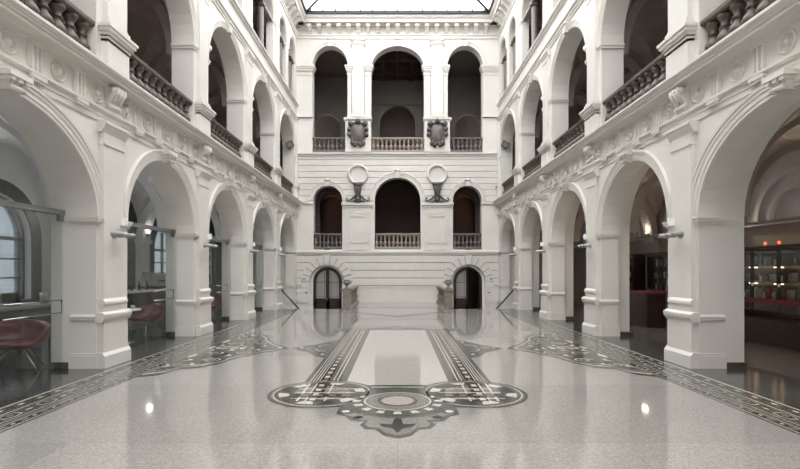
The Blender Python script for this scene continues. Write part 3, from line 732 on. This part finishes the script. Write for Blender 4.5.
# warm copper arch soffit lamps behind second storey side openings are real lamps
# ------------------------------------------------------------------ rear wall behind the camera, closing the hall
w=MB().panel(idt,-XO-.4,XO+.4,-.15,14.1,[(0,1.5,1.5,2.4,-.1)],Y0-.4,Y0); tag(w.build('wall_front',M['white']),kind='structure')
w=MB().box((-2,Y0-3,-.15),(2,Y0-.4,-.0)); tag(w.build('floor',M['darkfl']),kind='structure')
# ------------------------------------------------------------------ skylight
SK=empty('skylight',(0,10.2,13.97),0,'hipped glass skylight with black glazing bars filling the hall ceiling','skylight')
X0s,Ya,Yb=4.42,-12.6,13.22   # local
a=MB(); 
for (p,q) in (((-X0s,Yb),(X0s,Yb)),((-X0s,Ya),(-X0s,Yb)),((X0s,Ya),(X0s,Yb)),((-X0s,Ya),(X0s,Ya))):
    a.box((p[0]-.06,p[1]-.06,0),(q[0]+.06,q[1]+.06,.14))
a.build('frame',M['black'],SK)
sl=.33; H=X0s*sl+.1; yr0,yr1=Ya+X0s,Yb-X0s
cor=[(-X0s,Ya,.1),(X0s,Ya,.1),(X0s,Yb,.1),(-X0s,Yb,.1)]; rid=[(0,yr0,H),(0,yr1,H)]
for nm,(c_,r_) in {'a':(cor[0],rid[0]),'b':(cor[1],rid[0]),'c':(cor[2],rid[1]),'d':(cor[3],rid[1])}.items():
    MB().tube([c_,r_],.06,6).build('hip_bar',M['black'],SK)
MB().tube(rid,.06,6).build('ridge_bar',M['black'],SK)

g=MB(); g.add([*cor,*rid],[(0,1,4),(1,2,5,4),(2,3,5),(3,0,4,5)]); g.build('glass_roof',M['skyglass'],SK)
for sx in (-1,1):
    y=Ya+1.0
    while y<Yb-.3:
        t=min(1,(y-Ya)/X0s,(Yb-y)/X0s)
        MB().tube([(sx*X0s,y,.12),(sx*X0s*(1-t),y,.12+(H-.1)*t)],.014,4).build('glazing_bar',M['black'],SK); y+=1.0
k=-7
for k in range(-7,8):
    x=k*.6; t=1-abs(x)/X0s
    MB().tube([(x,Yb,.12),(x,Yb-X0s*t,.12+(H-.1)*t)],.010,4).build('glazing_bar',M['whitegloss'],SK)
    MB().box((x-.03,Yb-.10,.10),(x+.03,Yb+.02,.27)).build('bracket',M['black'],SK)
# ------------------------------------------------------------------ balustrades
def baluster_prof(h,r):
    return [(r*.85,0),(r*.85,h*.06),(r*.55,h*.08),(r*.5,h*.13),(r*.95,h*.26),(r*1.0,h*.34),(r*.8,h*.45),(r*.42,h*.56),(r*.40,h*.62),(r*.62,h*.64),(r*.62,h*.67),(r*.42,h*.70),(r*.55,h*.82),(r*.8,h*.90),(r*.85,h*.92),(r*.85,h)]
bmesh_cache={}
def balustrade(loc,rz,length,h,n,mat,label,group,depth=.22,r=.10,railmat=None,double=False):
    """runs along local x"""
    t=empty('balustrade',loc,rz,label,'balustrade',group)
    rh=.11; bh=.12
    MB().prism([(-depth/2,0),(depth/2,0),(depth/2,bh*.7),(depth/2-.03,bh),(-depth/2+.03,bh),(-depth/2,bh*.7)],lambda y,z,t_:(t_,y,z),-length/2,length/2).build('base_rail',railmat or mat,t)
    MB().prism([(-depth/2+.03,h-rh),(depth/2-.03,h-rh),(depth/2,h-rh*.7),(depth/2,h-.02),(depth/2-.03,h),(-depth/2+.03,h),(-depth/2,h-.02),(-depth/2,h-rh*.7)],lambda y,z,t_:(t_,y,z),-length/2,length/2).build('handrail',railmat or mat,t)
    key=(round(h,3),r,mat.name)
    if key not in bmesh_cache:
        q=MB().lathe(baluster_prof(h-rh-bh,r),n=12).build('baluster',mat,t); bmesh_cache[key]=q.data
        bmesh_cache[key]=q.data; bpy.data.objects.remove(q)
    for k in range(n):
        o=bpy.data.objects.new('baluster',bmesh_cache[key]); COL.objects.link(o); o.parent=t
        o.location=(-length/2+length*(k+.5)/n,0,bh)
    return t
ordn=['','nearest the camera','second from the camera','third from the camera','second from the back wall','nearest the back wall']
ordn={2:'nearest the camera',3:'second from the camera',4:'in the middle of the row',5:'second from the back wall',6:'nearest the back wall'}
for sd in (-1,1):
    for i in range(2,7):
        balustrade((sd*5.16,BAYS[i],ZL2),PI/2*sd,BW[i]-.92,.80,13 if i==2 else 11,M['darkbal'],'dark stone balustrade in a %s gallery arch, %s'%('left' if sd<0 else 'right',ordn[i]),'dark gallery balustrades',r=.132,depth=.28)
for x,n,L,mt,txt in ((-3.34,8,1.74,M['greybal'],'left'),(0,12,2.62,M['tanbal'],'centre'),(3.34,8,1.74,M['greybal'],'right')):
    balustrade((x,YB+.12,7.42),0,L,.76,n,mt,('grey stone' if x else 'pale tan stone')+' balustrade in the %s arch of the top storey, back wall'%txt,'back wall balustrades, top storey',r=.098)
for x,n,L,mt,txt in ((-3.45,7,1.42,M['greybal'],'left'),(0,11,2.28,M['tanbal'],'centre'),(3.45,7,1.42,M['greybal'],'right')):
    balustrade((x,YB+.12,ZB2),0,L,.80,n,mt,('dark grey stone' if x else 'pale tan stone')+' balustrade in the %s arch over the ground storey, back wall'%txt,'back wall balustrades, middle storey',r=.098)
# floor level balustrades beside the stair wells, with end pedestals and urns
for sd in (-1,1):
    t=balustrade((sd*2.06,21.9,0),PI/2,4.0,.84,9,M['taupe'],'taupe stone floor-level balustrade beside the %s doorway, running back to the wall'%('left' if sd<0 else 'right'),'floor level balustrades',r=.12,depth=.27)
    a=MB(); a.box((-2.42,-.19,0),(-2.0,.19,.10)); a.box((-2.39,-.155,.10),(-2.03,.155,.74)); a.box((-2.42,-.18,.74),(-2.0,.18,.78)); a.box((-2.45,-.21,.78),(-1.97,.21,.86)); a.build('end_pedestal',M['taupe'],t)
    u=MB().lathe([(.10,0),(.10,.03),(.05,.06),(.04,.10),(.10,.15),(.15,.22),(.16,.27),(.12,.30),(.13,.34),(.14,.35),(.11,.35),(.10,.32)],n=18)
    ur=empty('stone_urn',(sd*2.06,19.69,.86),0,'small taupe stone urn on the end pedestal of the %s floor balustrade'%('left' if sd<0 else 'right'),'urn','stone urns')
    u.build('bowl',M['taupe'],ur); 
    for q in (-1,1): MB().tube([(q*.14,0,.17),(q*.20,0,.21),(q*.20,0,.27),(q*.14,0,.29)],.014,6).build('handle',M['taupe'],ur)
# ------------------------------------------------------------------ cartouches and brackets
def cartouche(x,lab):
    t=empty('cartouche',(x,YB-.14,7.62),0,lab,'ornament','cartouches on the back wall')
    a=MB(); n=36; vs=[]
    outl=[]
    for k in range(n):
        q=2*PI*k/n; cc,ss=cos(q),sin(q)
        outl.append((.31*math.copysign(abs(cc)**.62,cc),.74+(.50 if ss<0 else .42)*math.copysign(abs(ss)**(1.0 if ss<0 else .55),ss)))
    rings=[(1.25,0),(1.25,-.06),(1.12,-.13),(1.0,-.10),(.93,-.07)]
    for s_,d in rings:
        for (u,z) in outl: vs.append((u*s_,d,.70+(z-.70)*s_))
    fs=[]
    for j in range(len(rings)-1):
        for k in range(n): fs.append((j*n+k,j*n+(k+1)%n,(j+1)*n+(k+1)%n,(j+1)*n+k))
    a.add(vs,fs,True); 
    for q in (-1,1):
        a.lathe([(.13,0),(.13,-.14),(.07,-.17),(.02,-.19)],(q*.36,0,1.16),n=14,axis='y'); a.lathe([(.10,0),(.10,-.14),(.04,-.17)],(q*.43,0,.62),n=14,axis='y')
        a.lathe([(.11,0),(.11,-.14),(.05,-.18)],(q*.26,0,.20),n=14,axis='y'); a.lathe([(.08,0),(.08,-.16),(.03,-.19)],(q*.12,0,.10),n=14,axis='y')
        a.lathe([(.09,0),(.09,-.14),(.03,-.18)],(q*.43,0,.88),n=12,axis='y')
    a.lathe([(.13,0),(.12,-.16),(.04,-.22)],(0,0,1.28),n=14,axis='y')
    a.build('scroll_frame',M['bronze'],t)
    b=MB(); vs=[];n2=n
    for (s_,d) in ((.95,-.07),(.7,-.12),(.35,-.15),(.01,-.16)):
        for (u,z) in outl: vs.append((u*s_,d,.70+(z-.70)*s_))
    b.add(vs,[(j*n+k,j*n+(k+1)%n,(j+1)*n+(k+1)%n,(j+1)*n+k) for j in range(3) for k in range(n)],True)
    b.build('shield',M['greybal'],t)
cartouche(-1.95,'dark carved cartouche on the left pier of the top storey'); cartouche(1.95,'dark carved cartouche on the right pier of the top storey')
def bracket(x,lab):
    t=empty('scroll_bracket',(x,YB-.06,4.92),0,lab,'ornament','scroll brackets under the medallions')
    a=MB(); 
    a.prism([(-.10,.22),(.10,.22),(.18,.88),(-.18,.88)],lambda u,z,q:(u,q,z),-.16,.0)
    a.box((-.235,-.2,.88),(.235,.0,.98)); 
    for k in (-.1,0,.1): a.tube([(k*.8,-.17,.28),(k*1.3,-.17,.86)],.03,6)
    a.tube([(-.2,-.17,.88),(.2,-.17,.88)],.05,8); a.build('corbel',M['bronze'],t)
    m=MB().lathe([(.15,0),(.15,-.12),(.11,-.19),(.04,-.22)],(0,0,.16),n=16,axis='y'); m.build('mask_boss',M['bronze'],t)
    for q in (-1,1):
        s_=MB(); s_.tube([(q*.08,-.08,.36),(q*.22,-.09,.25),(q*.34,-.09,.14),(q*.48,-.09,.09),(q*.57,-.09,.14),(q*.56,-.09,.23),(q*.49,-.09,.23),(q*.48,-.09,.18)],[.045,.05,.045,.045,.04,.035,.03,.02],8)
        s_.tube([(q*.1,-.08,.1),(q*.22,-.09,.05),(q*.34,-.09,.05)],[.04,.035,.02],8); s_.build('scroll_arm',M['bronze'],t)
bracket(-1.95,'dark cast scroll bracket under the left white medallion'); bracket(1.95,'dark cast scroll bracket under the right white medallion')
# ------------------------------------------------------------------ doors in the back wall
def door(n,cx,open_right):
    r=empty('door_%d'%n,(cx,YB+.30,-1.2),0,kind='structure')
    f2=lambda u,z,d:(u,d,z)
    zs=2.23
    a=MB(); a.sweep_arc([(0,-.05),(0,.05),(-.09,.05),(-.09,-.05)],f2,0,zs,.72,.72,n=24); a.box((-.72,-.05,0),(-.64,.05,zs)); a.box((.64,-.05,0),(.72,.05,zs)); a.build('door_frame',M['doorwood'],r)
    for s_ in (-1,1):
        if s_>0 and open_right:
            lf=MB(); lf.box((.60,.05,.02),(.64,.80,2.7)); lf.build('door_leaf',M['doorwood'],r); continue
        lf=MB()
        def zt(x): return zs+math.sqrt(max(0,.64**2-x*x))
        # stiles, rails
        lf.box((0,-.03,0) if s_>0 else (0,-.03,0),(s_*.09,.03,zt(.09))); lf.box((s_*.565,-.03,0),(s_*.64,.03,zs))
        lf.box((0,-.03,0),(s_*.64,.03,1.38)); 
        lf.sweep_arc([(0,-.03),(0,.03),(-.08,.03),(-.08,-.03)],f2,0,zs,.64,.64,n=12,a0=0 if s_>0 else PI/2,a1=PI/2 if s_>0 else PI)
        leaf=lf.build('door_leaf',M['doorwood'],r)
        p=MB(); pts=[(s_*.09,1.38),(s_*.565,1.38)]+[(s_*.565*cos(q*PI/2/10),zs+.565*sin(q*PI/2/10)) for q in range(10)]+[(s_*.09,zs+.555)]
        p.prism(pts,lambda u,z,t_:(u,t_,z),-.008,.008); p.build('pane',M['frost'],leaf)
        b=MB(); b.box((s_*.16,-.02,1.42),(s_*.175,.0,2.64)); b.box((s_*.49,-.02,1.42),(s_*.50,.0,2.55)); b.box((s_*.09,-.02,2.17),(s_*.565,.0,2.19)); b.box((s_*.09,-.02,1.45),(s_*.565,.0,1.465)); b.build('muntin',M['doorwood'],leaf)
    k=MB(); k.tube([(-.03,-.03,1.12),(-.03,-.09,1.12),(-.03,-.09,1.38),(-.03,-.03,1.38)],.014,6); k.build('door_handle',M['chrome'],r)
door(1,-SC,False); door(2,SC,True)
# ------------------------------------------------------------------ stair handrails
for sd in (-1,1):
    t=empty('handrail',(sd*5.3,20.62,0),0,'black sloping stair handrail in the last arch on the %s, by the back wall'%('left' if sd<0 else 'right'),'handrail','stair handrails')
    MB().tube([(sd*.42,0,1.02),(-sd*.28,0,.86),(-sd*1.12,0,-.06),(-sd*1.75,0,-.50)],.035,8).build('rail',M['black'],t)
    MB().tube([(sd*.42,0,0),(sd*.42,0,1.02)],.018,6).build('post',M['black'],t); MB().tube([(-sd*1.2,0,-1.2),(-sd*1.2,0,-.12)],.018,6).build('post',M['black'],t)
# ------------------------------------------------------------------ wall fixtures on the piers
sidew={-1:'left',1:'right'}
pn={2:'nearest',3:'second',4:'third',5:'fourth'}
for sd in (-1,1):
    for i in (3,4,5,6):
        y=BND[i]-(.09 if i==3 else 0); w_={3:'nearest',4:'second',5:'third',6:'farthest'}[i]
        t=empty('wall_spotlight',(sd*4.92,y,2.24),0 if sd>0 else PI,'grey twin-head spotlight on the %s pier along the %s arcade'%(w_,sidew[sd]),'spotlight','spotlights on the piers')
        MB().box((-.02,-.05,-.05),(0,.05,.05)).build('wall_plate',M['steel'],t)
        MB().tube([(-.02,0,0),(-.12,0,0)],.015,8).tube([(-.12,-.24,0),(-.12,.24,0)],.014,8).build('arm',M['steel'],t)
        for q in (-.2,0.02,.22): MB().lathe([(.028,-.09),(.035,-.08),(.048,.06),(.05,.075),(.03,.07)],(-.12-.05,q,-.0),n=12,axis='x').build('lamp_head',M['steel'],t)
        b=tag(MB().box((0,-.045,0),(-.08,.045,.14)).box((-.085,-.03,.02),(-.08,.03,.12)).build('speaker_box',M['whitegloss'],None,(sd*4.92,y+.24,2.42),0 if sd>0 else PI),'small white box fixed above the spotlight on the %s pier along the %s arcade'%(w_,sidew[sd]),'speaker','white boxes on the piers')
    for i in (3,4,5):
        y=BAYS[i]-R1+.05
        w_={3:'nearest camera',4:'middle of three',5:'third from camera'}[i]
        t=empty('globe_lamp',(sd*5.05,y-.05,7.55),0,'white globe lamp on a %s gallery arch corner, %s'%(sidew[sd],w_),'lamp','globe lamps in the galleries')
        MB().tube([(0,0,0),(0,.10,0)],.02,8).build('arm',M['whitegloss'],t); MB().lathe([(.001,-.09),(.05,-.075),(.085,-.03),(.09,0),(.085,.03),(.05,.075),(.001,.09)],(0,.15,0),n=14).build('globe',M['whitegloss'],t)
    t=empty('floodlight',(sd*5.15,23.41,7.55),0,'square black floodlight on the last gallery pier, %s side'%sidew[sd],'floodlight','square floodlights')
    MB().tube([(0,0,-.1),(0,-.15,-.1),(0,-.15,.0)],.02,6).build('bracket',M['black'],t)
    a=MB().box((-.17,-.07,-.15),(.17,.04,.15)).build('housing',M['black'],t,(0,-.22,.05)); a.rotation_euler=(.3,sd*.45,0)
    b=MB().box((-.13,-.075,-.11),(.13,-.068,.11)).build('lens',M['greyplastic'],a)
    p=tag(MB().box((-.15,-.02,0),(.15,0,.07)).build('number_plate',M['bronze'],None,(sd*3.5,YB-.0,2.60)),'tiny dark plate on the back wall above the %s doorway'%sidew[sd],'plate','plates above the doors')
    for q,(xx,zz) in enumerate(((4.62,1.13),(4.5,.45),(4.36,.95))[:2]):
        tag(MB().box((-.06,-.03,0),(.06,0,.07)).box((-.035,-.04,.015),(.035,-.03,.05)).build('wall_switch',M['greyplastic'],None,(sd*xx,YB-.045,zz)),'small grey switch box on the back wall near the %s corner, %s'%(sidew[sd],('upper of two','lower of two')[q]),'switch','switch boxes on the back wall')
# ------------------------------------------------------------------ top storey columns
for sd in (-1,1):
    for i in range(3,7):
        cs=[(BAYS[i],1.38,.95)] if i<6 else [(BAYS[i]-.93,.66,.8),(BAYS[i]+.93,.66,.8)]
        for j,(c,ru,rz) in enumerate(cs):
            where={3:'third storey arch farthest from the back wall',4:'third storey middle arch',5:'third storey arch before the paired ones',6:('first' if j==0 else 'last')+' of the paired third storey arches'}[i]
            t=empty('column_screen',(sd*5.13,c,ZL3),0 if sd>0 else PI,'brown column with lintel, %s, %s side'%(where,sidew[sd]),'column','columns in the top storey arches')
            MB().lathe([(.17,0),(.17,.08),(.14,.12),(.16,.17),(.13,.22),(.125,1.6),(.11,1.68)],n=16).build('shaft',M['columnst'],t)
            MB().lathe([(.12,1.66),(.18,1.74),(.18,1.78)],n=16).box((-.16,-.2,1.78),(.15,.2,1.84)).build('capital',M['columnst'],t)
            MB().box((-.10,-ru,1.84),(.10,ru,1.93)).build('lintel',M['taupe'],t)
# ------------------------------------------------------------------ glass partitions, left arcade
for i,nm in ((2,'nearest'),(3,'second'),(4,'third'),(5,'fourth')):
    c=BAYS[i]; t=empty('glass_partition',(-5.57,c,0),0,'frameless glass partition under a grey transom in the %s arch of the left arcade'%nm,'partition','glass partitions in the left arcade')
    R2=R1+(.01 if i==2 else .16)+(BW[i]-PER)/2
    MB().box((-.05,-R2+.005,2.54),(.05,R2-.005,2.60)).box((-.06,-R2+.005,2.60),(.06,R2-.005,2.62)).build('transom',M['greyplastic'],t)
    MB().box((-.006,-R2+.01,.0),(.006,.55,2.54)).build('pane',M['glass'],t); MB().box((-.006,.555,.0),(.006,R2-.01,2.54)).build('pane',M['glass'],t)
    MB().tube([(.03,.6,.93),(.03,R2-.06,.93),(.03,R2-.06,1.14),(.03,.6,1.14)],.011,6).build('push_bar',M['chrome'],t)
    MB().box((-.03,R2-.10,2.44),(.03,R2-.01,2.54)).build('hinge',M['greyplastic'],t)
# ------------------------------------------------------------------ furniture, left aisle
def red_chair(x,y,rz,lab):
    t=empty('tub_chair',(x,y,0),rz,lab,'chair','red tub chairs')
    # shell: bowl with open front (front = -y local)
    n=32; m_=8; th=.045
    def shell(off):
        vs=[]
        for i in range(n):
            a=2*PI*i/n
            back=.5-.5*sin(a)*-1      # 1 at back (+y)
            top=.60+.20*max(0,(sin(a)+.55)/1.55)**.8 if sin(a)>-.55 else .60-.10*min(1,(-.55-sin(a))/.25)
            for j in range(m_+1):
                q=j/m_; r=(.05+.34*math.sin(min(1,q*1.1)*PI/2))-off*(.3+.7*q)
                z=.36+off*(1-q)+ (top-.36)*(q**2.2)
                vs.append((r*cos(a)*1.02,r*sin(a),z))
        return vs
    A=shell(0); B=shell(th); k=m_+1; fs=[]
    N_=len(A)
    for i in range(n):
        i2=(i+1)%n
        for j in range(m_): fs.append((i*k+j,i2*k+j,i2*k+j+1,i*k+j+1)); fs.append((N_+i*k+j,N_+i*k+j+1,N_+i2*k+j+1,N_+i2*k+j))
        fs.append((i*k+m_,i2*k+m_,N_+i2*k+m_,N_+i*k+m_))
    fs.append(tuple(i*k for i in range(n))); fs.append(tuple(N_+i*k for i in range(n)))
    a=MB(); a.add(A+B,fs,True); a.build('shell',M['redchair'],t)
    MB().lathe([(.001,.40),(.22,.40),(.26,.42),(.265,.45),(.24,.475),(.001,.485)],(0,-.01,0),n=24).build('seat_cushion',M['redchair'],t)
    for sx in (-1,1):
        for sy in (-1,1): MB().tube([(sx*.10,sy*.10,.38),(sx*.13,sy*.13,.30),(sx*.29,sy*.27,.012)],.011,8).build('leg',M['chrome'],t)
    MB().tube([(.1,.1,.36),(-.1,-.1,.36)],.012,6).tube([(-.1,.1,.36),(.1,-.1,.36)],.012,6).build('underframe',M['chrome'],t)
    return t
CH=red_chair(-6.12,7.8,.5,'red leather tub chair by the desk at the left edge')
CH.scale=(1.1,1.1,1.0)
red_chair(-6.05,11.7,-.4,'red leather tub chair beside the round white table, second left arch')
red_chair(-6.02,15.45,.3,'red leather tub chair half hidden behind the second left pier')
t=empty('round_table',(-6.15,10.85,0),0,'small round white pedestal table beside a red chair','table')
MB().lathe([(.001,.72),(.36,.72),(.375,.735),(.37,.75),(.001,.75)],n=32).build('tabletop',M['whitegloss'],t)
MB().lathe([(.03,.02),(.03,.72)],n=12).build('pedestal',M['chrome'],t); MB().lathe([(.24,0),(.24,.012),(.04,.03),(.001,.03)],n=24).build('base',M['chrome'],t)
c=empty('cup',(-5.98,10.95,.75),0,'white cup on the small round white table','cup'); MB().lathe([(.025,0),(.035,.05),(.04,.08),(.037,.08),(.03,.01),(.001,.01)],n=14).build('bowl',M['whitegloss'],c); MB().tube([(.037,0,.06),(.06,0,.055),(.055,0,.03),(.035,0,.025)],.005,6).build('handle',M['whitegloss'],c)
t=empty('reception_desk',(-7.2,8.75,0),0,'grey-topped dark counter behind the glass in the first left arch','desk')
MB().box((-.38,-1.15,.92),(.42,1.0,.97)).build('worktop',M['deskgrey'],t); MB().box((.28,-1.05,.55),(.32,.9,.92)).build('front_panel',M['deskdark'],t)
for x in (-.3,.3):
    for y in (-1.0,.88): MB().box((x-.025,y-.025,0),(x+.025,y+.025,.92)).build('leg',M['black'],t)
MB().box((-.3,-1.0,.30),(.3,-.2,.88)).build('drawer_block',M['deskdark'],t)
t=empty('monitor',(-7.15,8.95,.97),.2,'black flat monitor lying low on the grey counter','monitor')
MB().box((-.02,-.30,.06),(.02,.30,.24)).build('screen',M['screen'],t); MB().box((-.02,-.03,0.01),(.02,.03,.08)).build('stand',M['black'],t); MB().box((-.1,-.12,0),(.1,.12,.015)).build('foot',M['black'],t)
t=empty('printer',(-7.2,8.2,.97),0,'dark box printer at the near end of the grey counter','printer')
MB().box((-.2,-.25,0),(.2,.25,.2)).build('body',M['black'],t); MB().box((-.14,-.2,.2),(.14,.2,.23)).build('lid',M['deskdark'],t); MB().box((.2,-.18,.04),(.3,.18,.06)).build('tray',M['deskdark'],t)
t=tag(MB().lathe([(.07,0),(.09,.22),(.085,.22),(.065,.01),(.001,.01)],n=16).build('waste_bin',M['steel'],None,(-6.95,9.55,.97)),'grey bucket at the far end of the grey counter','bucket')
for i,y in ((3,12.35),(4,16.19)):
    pass
t=empty('framed_picture',(-(XO-.18),12.35,1.1),0,'teal framed print on the white wall pier behind the first left arch','picture')
MB().box((0,-.24,0),(.03,.24,1.1)).build('frame',M['deskgrey'],t); MB().box((.03,-.19,.05),(.034,.19,1.05)).build('print',M['teal'],t)
# bar behind second arch
t=empty('bar_counter',(-7.5,14.6,0),0,'dark bar counter standing behind the second left arch','counter')
MB().box((-.35,-1.6,0),(.30,1.5,1.0)).build('body',M['deskdark'],t); MB().box((-.40,-1.65,1.0),(.38,1.55,1.05)).build('worktop',M['whitegloss'],t); MB().box((.30,-1.6,.0),(.32,1.5,.12)).build('kickboard',M['black'],t)
for k in range(3): MB().box((.30,-1.55+1.03*k,.15),(.33,-.56+1.03*k,.95)).build('front_panel',M['wood'],t)
t=empty('coffee_machine',(-7.45,14.9,1.05),0,'chrome and black coffee machine on the dark bar counter','coffee machine')
MB().box((-.25,-.35,.1),(.2,.35,.45)).build('body',M['steel'],t); MB().box((-.25,-.35,0),(.28,.35,.08)).build('drip_tray',M['black'],t); MB().box((-.22,-.33,.45),(.15,.33,.5)).build('cup_rail',M['chrome'],t)
for q in (-.15,.15): MB().tube([(.2,q,.25),(.34,q,.23)],.02,8).build('portafilter',M['black'],t)
for k in range(5):
    x=-7.4+.1*(k%2); y=13.5+.2*k
    tag(MB().lathe([(.035,0),(.04,.12),(.015,.18),(.015,.25),(.02,.26)],n=12).build('bottle',M['columnst'],None,(x,y,1.05)),'dark bottle in the row on the dark bar counter','bottle','bottles on the bar counter')
# ------------------------------------------------------------------ right aisle display cabinets
def cabinet(y0,L,lab,lights,tags,cn):
    t=empty('display_cabinet',(XO-.02,y0,0),0,lab,'cabinet','dark display cabinets in the right aisle')
    H=2.10; D=.48
    MB().box((-.02,0,0),(0,L,H)).build('back_panel',M['wood'],t)
    for y in (0,L-.04): MB().box((-D,y,0),(-.02,y+.04,H)).build('side_panel',M['wood'],t)
    MB().box((-D-.03,-.02,H),(0,L+.02,H+.06)).build('cornice',M['wood'],t); MB().box((-D,.04,.0),(-.02,L-.04,.55)).build('base_cupboard',M['wood'],t)
    MB().box((-D-.03,.02,.90),(-D-.02,L-.02,1.0)).build('red_band',M['redband'],t)
    for z in (.95,1.35,1.72): MB().box((-D+.03,.04,z),(-.02,L-.04,z+.02)).build('shelf',M['wood'],t)
    nd=round(L/.7)
    for k in range(nd):
        a=.02+(L-.04)*k/nd; b=.02+(L-.04)*(k+1)/nd
        f=MB(); f.box((-D-.02,a+.005,.70),(-D,a+.05,H-.01)); f.box((-D-.02,b-.05,.70),(-D,b-.005,H-.01)); f.box((-D-.02,a,.70),(-D,b,.74)); f.box((-D-.02,a,H-.06),(-D,b,H-.01))
        d=f.build('door',M['wood'],t); MB().box((-D-.012,a+.05,.74),(-D-.008,b-.05,H-.06)).build('pane',M['glass'],d)
        if tags: MB().lathe([(.035,-D-.03),(.035,-D-.02)],(0,b-.03,1.30),n=14,axis='x').build('lock_disc',M['whitegloss'],d)
        if lights:
            for z in (1.68,1.31,.93): MB().box((-.2,a+.26,z),(-.17,b-.26,z+.012)).build('shelf_lamp',M['caseglow'],t)
    if lights:
        for y in (1.5,1.9):
            l=empty('red_lamp',(XO-.30,y0+y+.3,H+.06),0,'small glowing red lamp on top of the dark display cabinet','lamp','red lamps on the display cabinet')
            MB().lathe([(.03,0),(.03,.02),(.01,.03)],n=10).build('base',M['black'],l); MB().lathe([(.012,.03),(.03,.055),(.03,.08),(.01,.10)],n=12).build('bulb',M['redglow'],l)
    items=random.Random(int(y0*10))
    cols=[M['redband'],M['taupe'],M['deskgrey'],M['teal'],M['i_ochre'],M['whitegloss']]
    for z in (.97,1.37,1.74):
        y=y0+.15; c_=0
        while y<y0+L-.2:
            hgt=items.uniform(.12,.26); wd=items.uniform(.03,.09)
            if items.random()<.75:
                b=MB().box((-.12,0,0),(.0,wd,hgt)).box((-.115,.004,.004),(.004,wd-.004,hgt-.004))
                tag(b.build('book',items.choice(cols),None,(XO-.22,y,z)),'book standing behind glass in the '+cn,'book','books in the '+cn)
            y+=wd+items.choice([.01,.01,.08,.2])
cabinet(8.75,3.1,'dark glazed display cabinet with lit shelves and red bands behind the first right arch',True,True,'lit cabinet behind the first right arch')
cabinet(12.85,2.9,'dark glazed display cabinet unlit behind the second right arch',False,False,'unlit cabinet behind the second right arch')
cabinet(16.6,2.9,'dark glazed display cabinet unlit behind the third right arch',False,False,'unlit cabinet behind the third right arch')
for i,y in enumerate((10.2,14.3)):
    t=empty('lighting_track',(XO-.75,y,2.62),0,'dark horizontal lighting track above the %s display cabinet from the front'%('second','third')[i],'track light','lighting tracks')
    MB().box((-.03,-1.6,0),(.03,1.6,.06)).build('rail',M['greyplastic'],t)
    for q in (-1.1,1.1): MB().tube([(0,q,.06),(0,q,1.5)],.008,6).build('hanger',M['greyplastic'],t)
t=empty('sales_counter',(7.2,14.2,0),0,'dark red-brown counter behind the second right arch','counter')
MB().box((-.25,-.7,0),(.25,.7,.95)).build('body',M['wood'],t); MB().box((-.3,-.75,.95),(.3,.75,1.0)).build('worktop',M['redband'],t)
t=empty('wooden_screen',(7.6,17.3,0),0,'tall dark wooden panel behind the second right arch','screen')
MB().box((-.3,-.03,.05),(.3,.03,1.95)).build('panel',M['wood'],t); MB().box((-.34,-.05,0),(.34,.05,.05)).build('foot',M['wood'],t); MB().box((-.33,-.045,1.95),(.33,.045,2.0)).build('top_rail',M['wood'],t)
# ------------------------------------------------------------------ wall lamps in the aisles (real lights)
def sconce(x,y,z,mat,power,col,lab,sgn):
    t=empty('wall_lamp',(x,y,z),0,lab,'lamp','wall lamps in the aisles')
    MB().box((0,-.05,-.12),(-sgn*.03,.05,.12)).build('back_plate',M['steel'],t)
    MB().lathe([(.03,0),(.07,.12),(.06,.12),(.02,.01)],(-sgn*.12,0,0),n=14).build('shade',M['steel'],t)
    MB().lathe([(.001,.05),(.022,.07),(.028,.11),(.018,.14),(.001,.15)],(-sgn*.12,0,0),n=12).build('bulb',mat,t)
    MB().tube([(-sgn*.03,0,.0),(-sgn*.12,0,.02)],.012,6).build('arm',M['steel'],t)
    l=bpy.data.lights.new('lamp_light','POINT'); l.energy=power; l.color=col; l.shadow_soft_size=.10
    o=bpy.data.objects.new('lamp_light',l); COL.objects.link(o); o.location=(-sgn*.14,0,.26); o.parent=t
for k,y in enumerate((8.51,12.35,16.19,20.03)):
    sconce(-(XO-.18),y,2.72,M['coolglow'],(45,40,4,3)[k],(1,.95,.88),'white glowing wall lamp on the %s outer pier of the left aisle'%('first','second','third','fourth')[k],-1)
    sconce((XO-.18),y,2.72,M['sconce'],(45,60,7,4)[k],(1,.84,.66),'warm glowing wall lamp on the %s outer pier of the right aisle'%('first','second','third','fourth')[k],1)
for sd in (-1,1):
    t=empty('wall_lamp',(sd*4.45,26.62,5.05),0,'dim warm wall lamp inside the %s arch of the middle storey, back wall'%sidew[sd],'lamp','warm lamps behind the back wall')
    MB().lathe([(.02,0),(.05,.08),(.001,.09)],n=10).build('shade',M['steel'],t)
    l=bpy.data.lights.new('lamp_light','POINT'); l.energy=12; l.color=(1,.55,.3); l.shadow_soft_size=.12
    o=bpy.data.objects.new('lamp_light',l); COL.objects.link(o); o.location=(0,0,.2); o.parent=t
# ------------------------------------------------------------------ world, camera
wd=bpy.data.worlds.new('World'); S.world=wd; wd.use_nodes=True
bg=wd.node_tree.nodes['Background']; bg.inputs[0].default_value=(1,.993,.98,1); bg.inputs[1].default_value=5.0
cam=bpy.data.cameras.new('Camera'); co=bpy.data.objects.new('Camera',cam); COL.objects.link(co)
co.location=(0,0,1.65); co.rotation_euler=(PI/2,0,0)
cam.sensor_width=36; cam.lens=485/800*36; cam.shift_x=.003; cam.shift_y=34.5/800; cam.clip_end=200
S.camera=co
S.view_settings.view_transform='Standard'; S.view_settings.look='None'; S.view_settings.gamma=1; S.view_settings.use_curve_mapping=False
S.view_settings.exposure=.35
try:
    S.cycles.max_bounces=10; S.cycles.diffuse_bounces=6; S.cycles.transparent_max_bounces=16
except Exception: pass
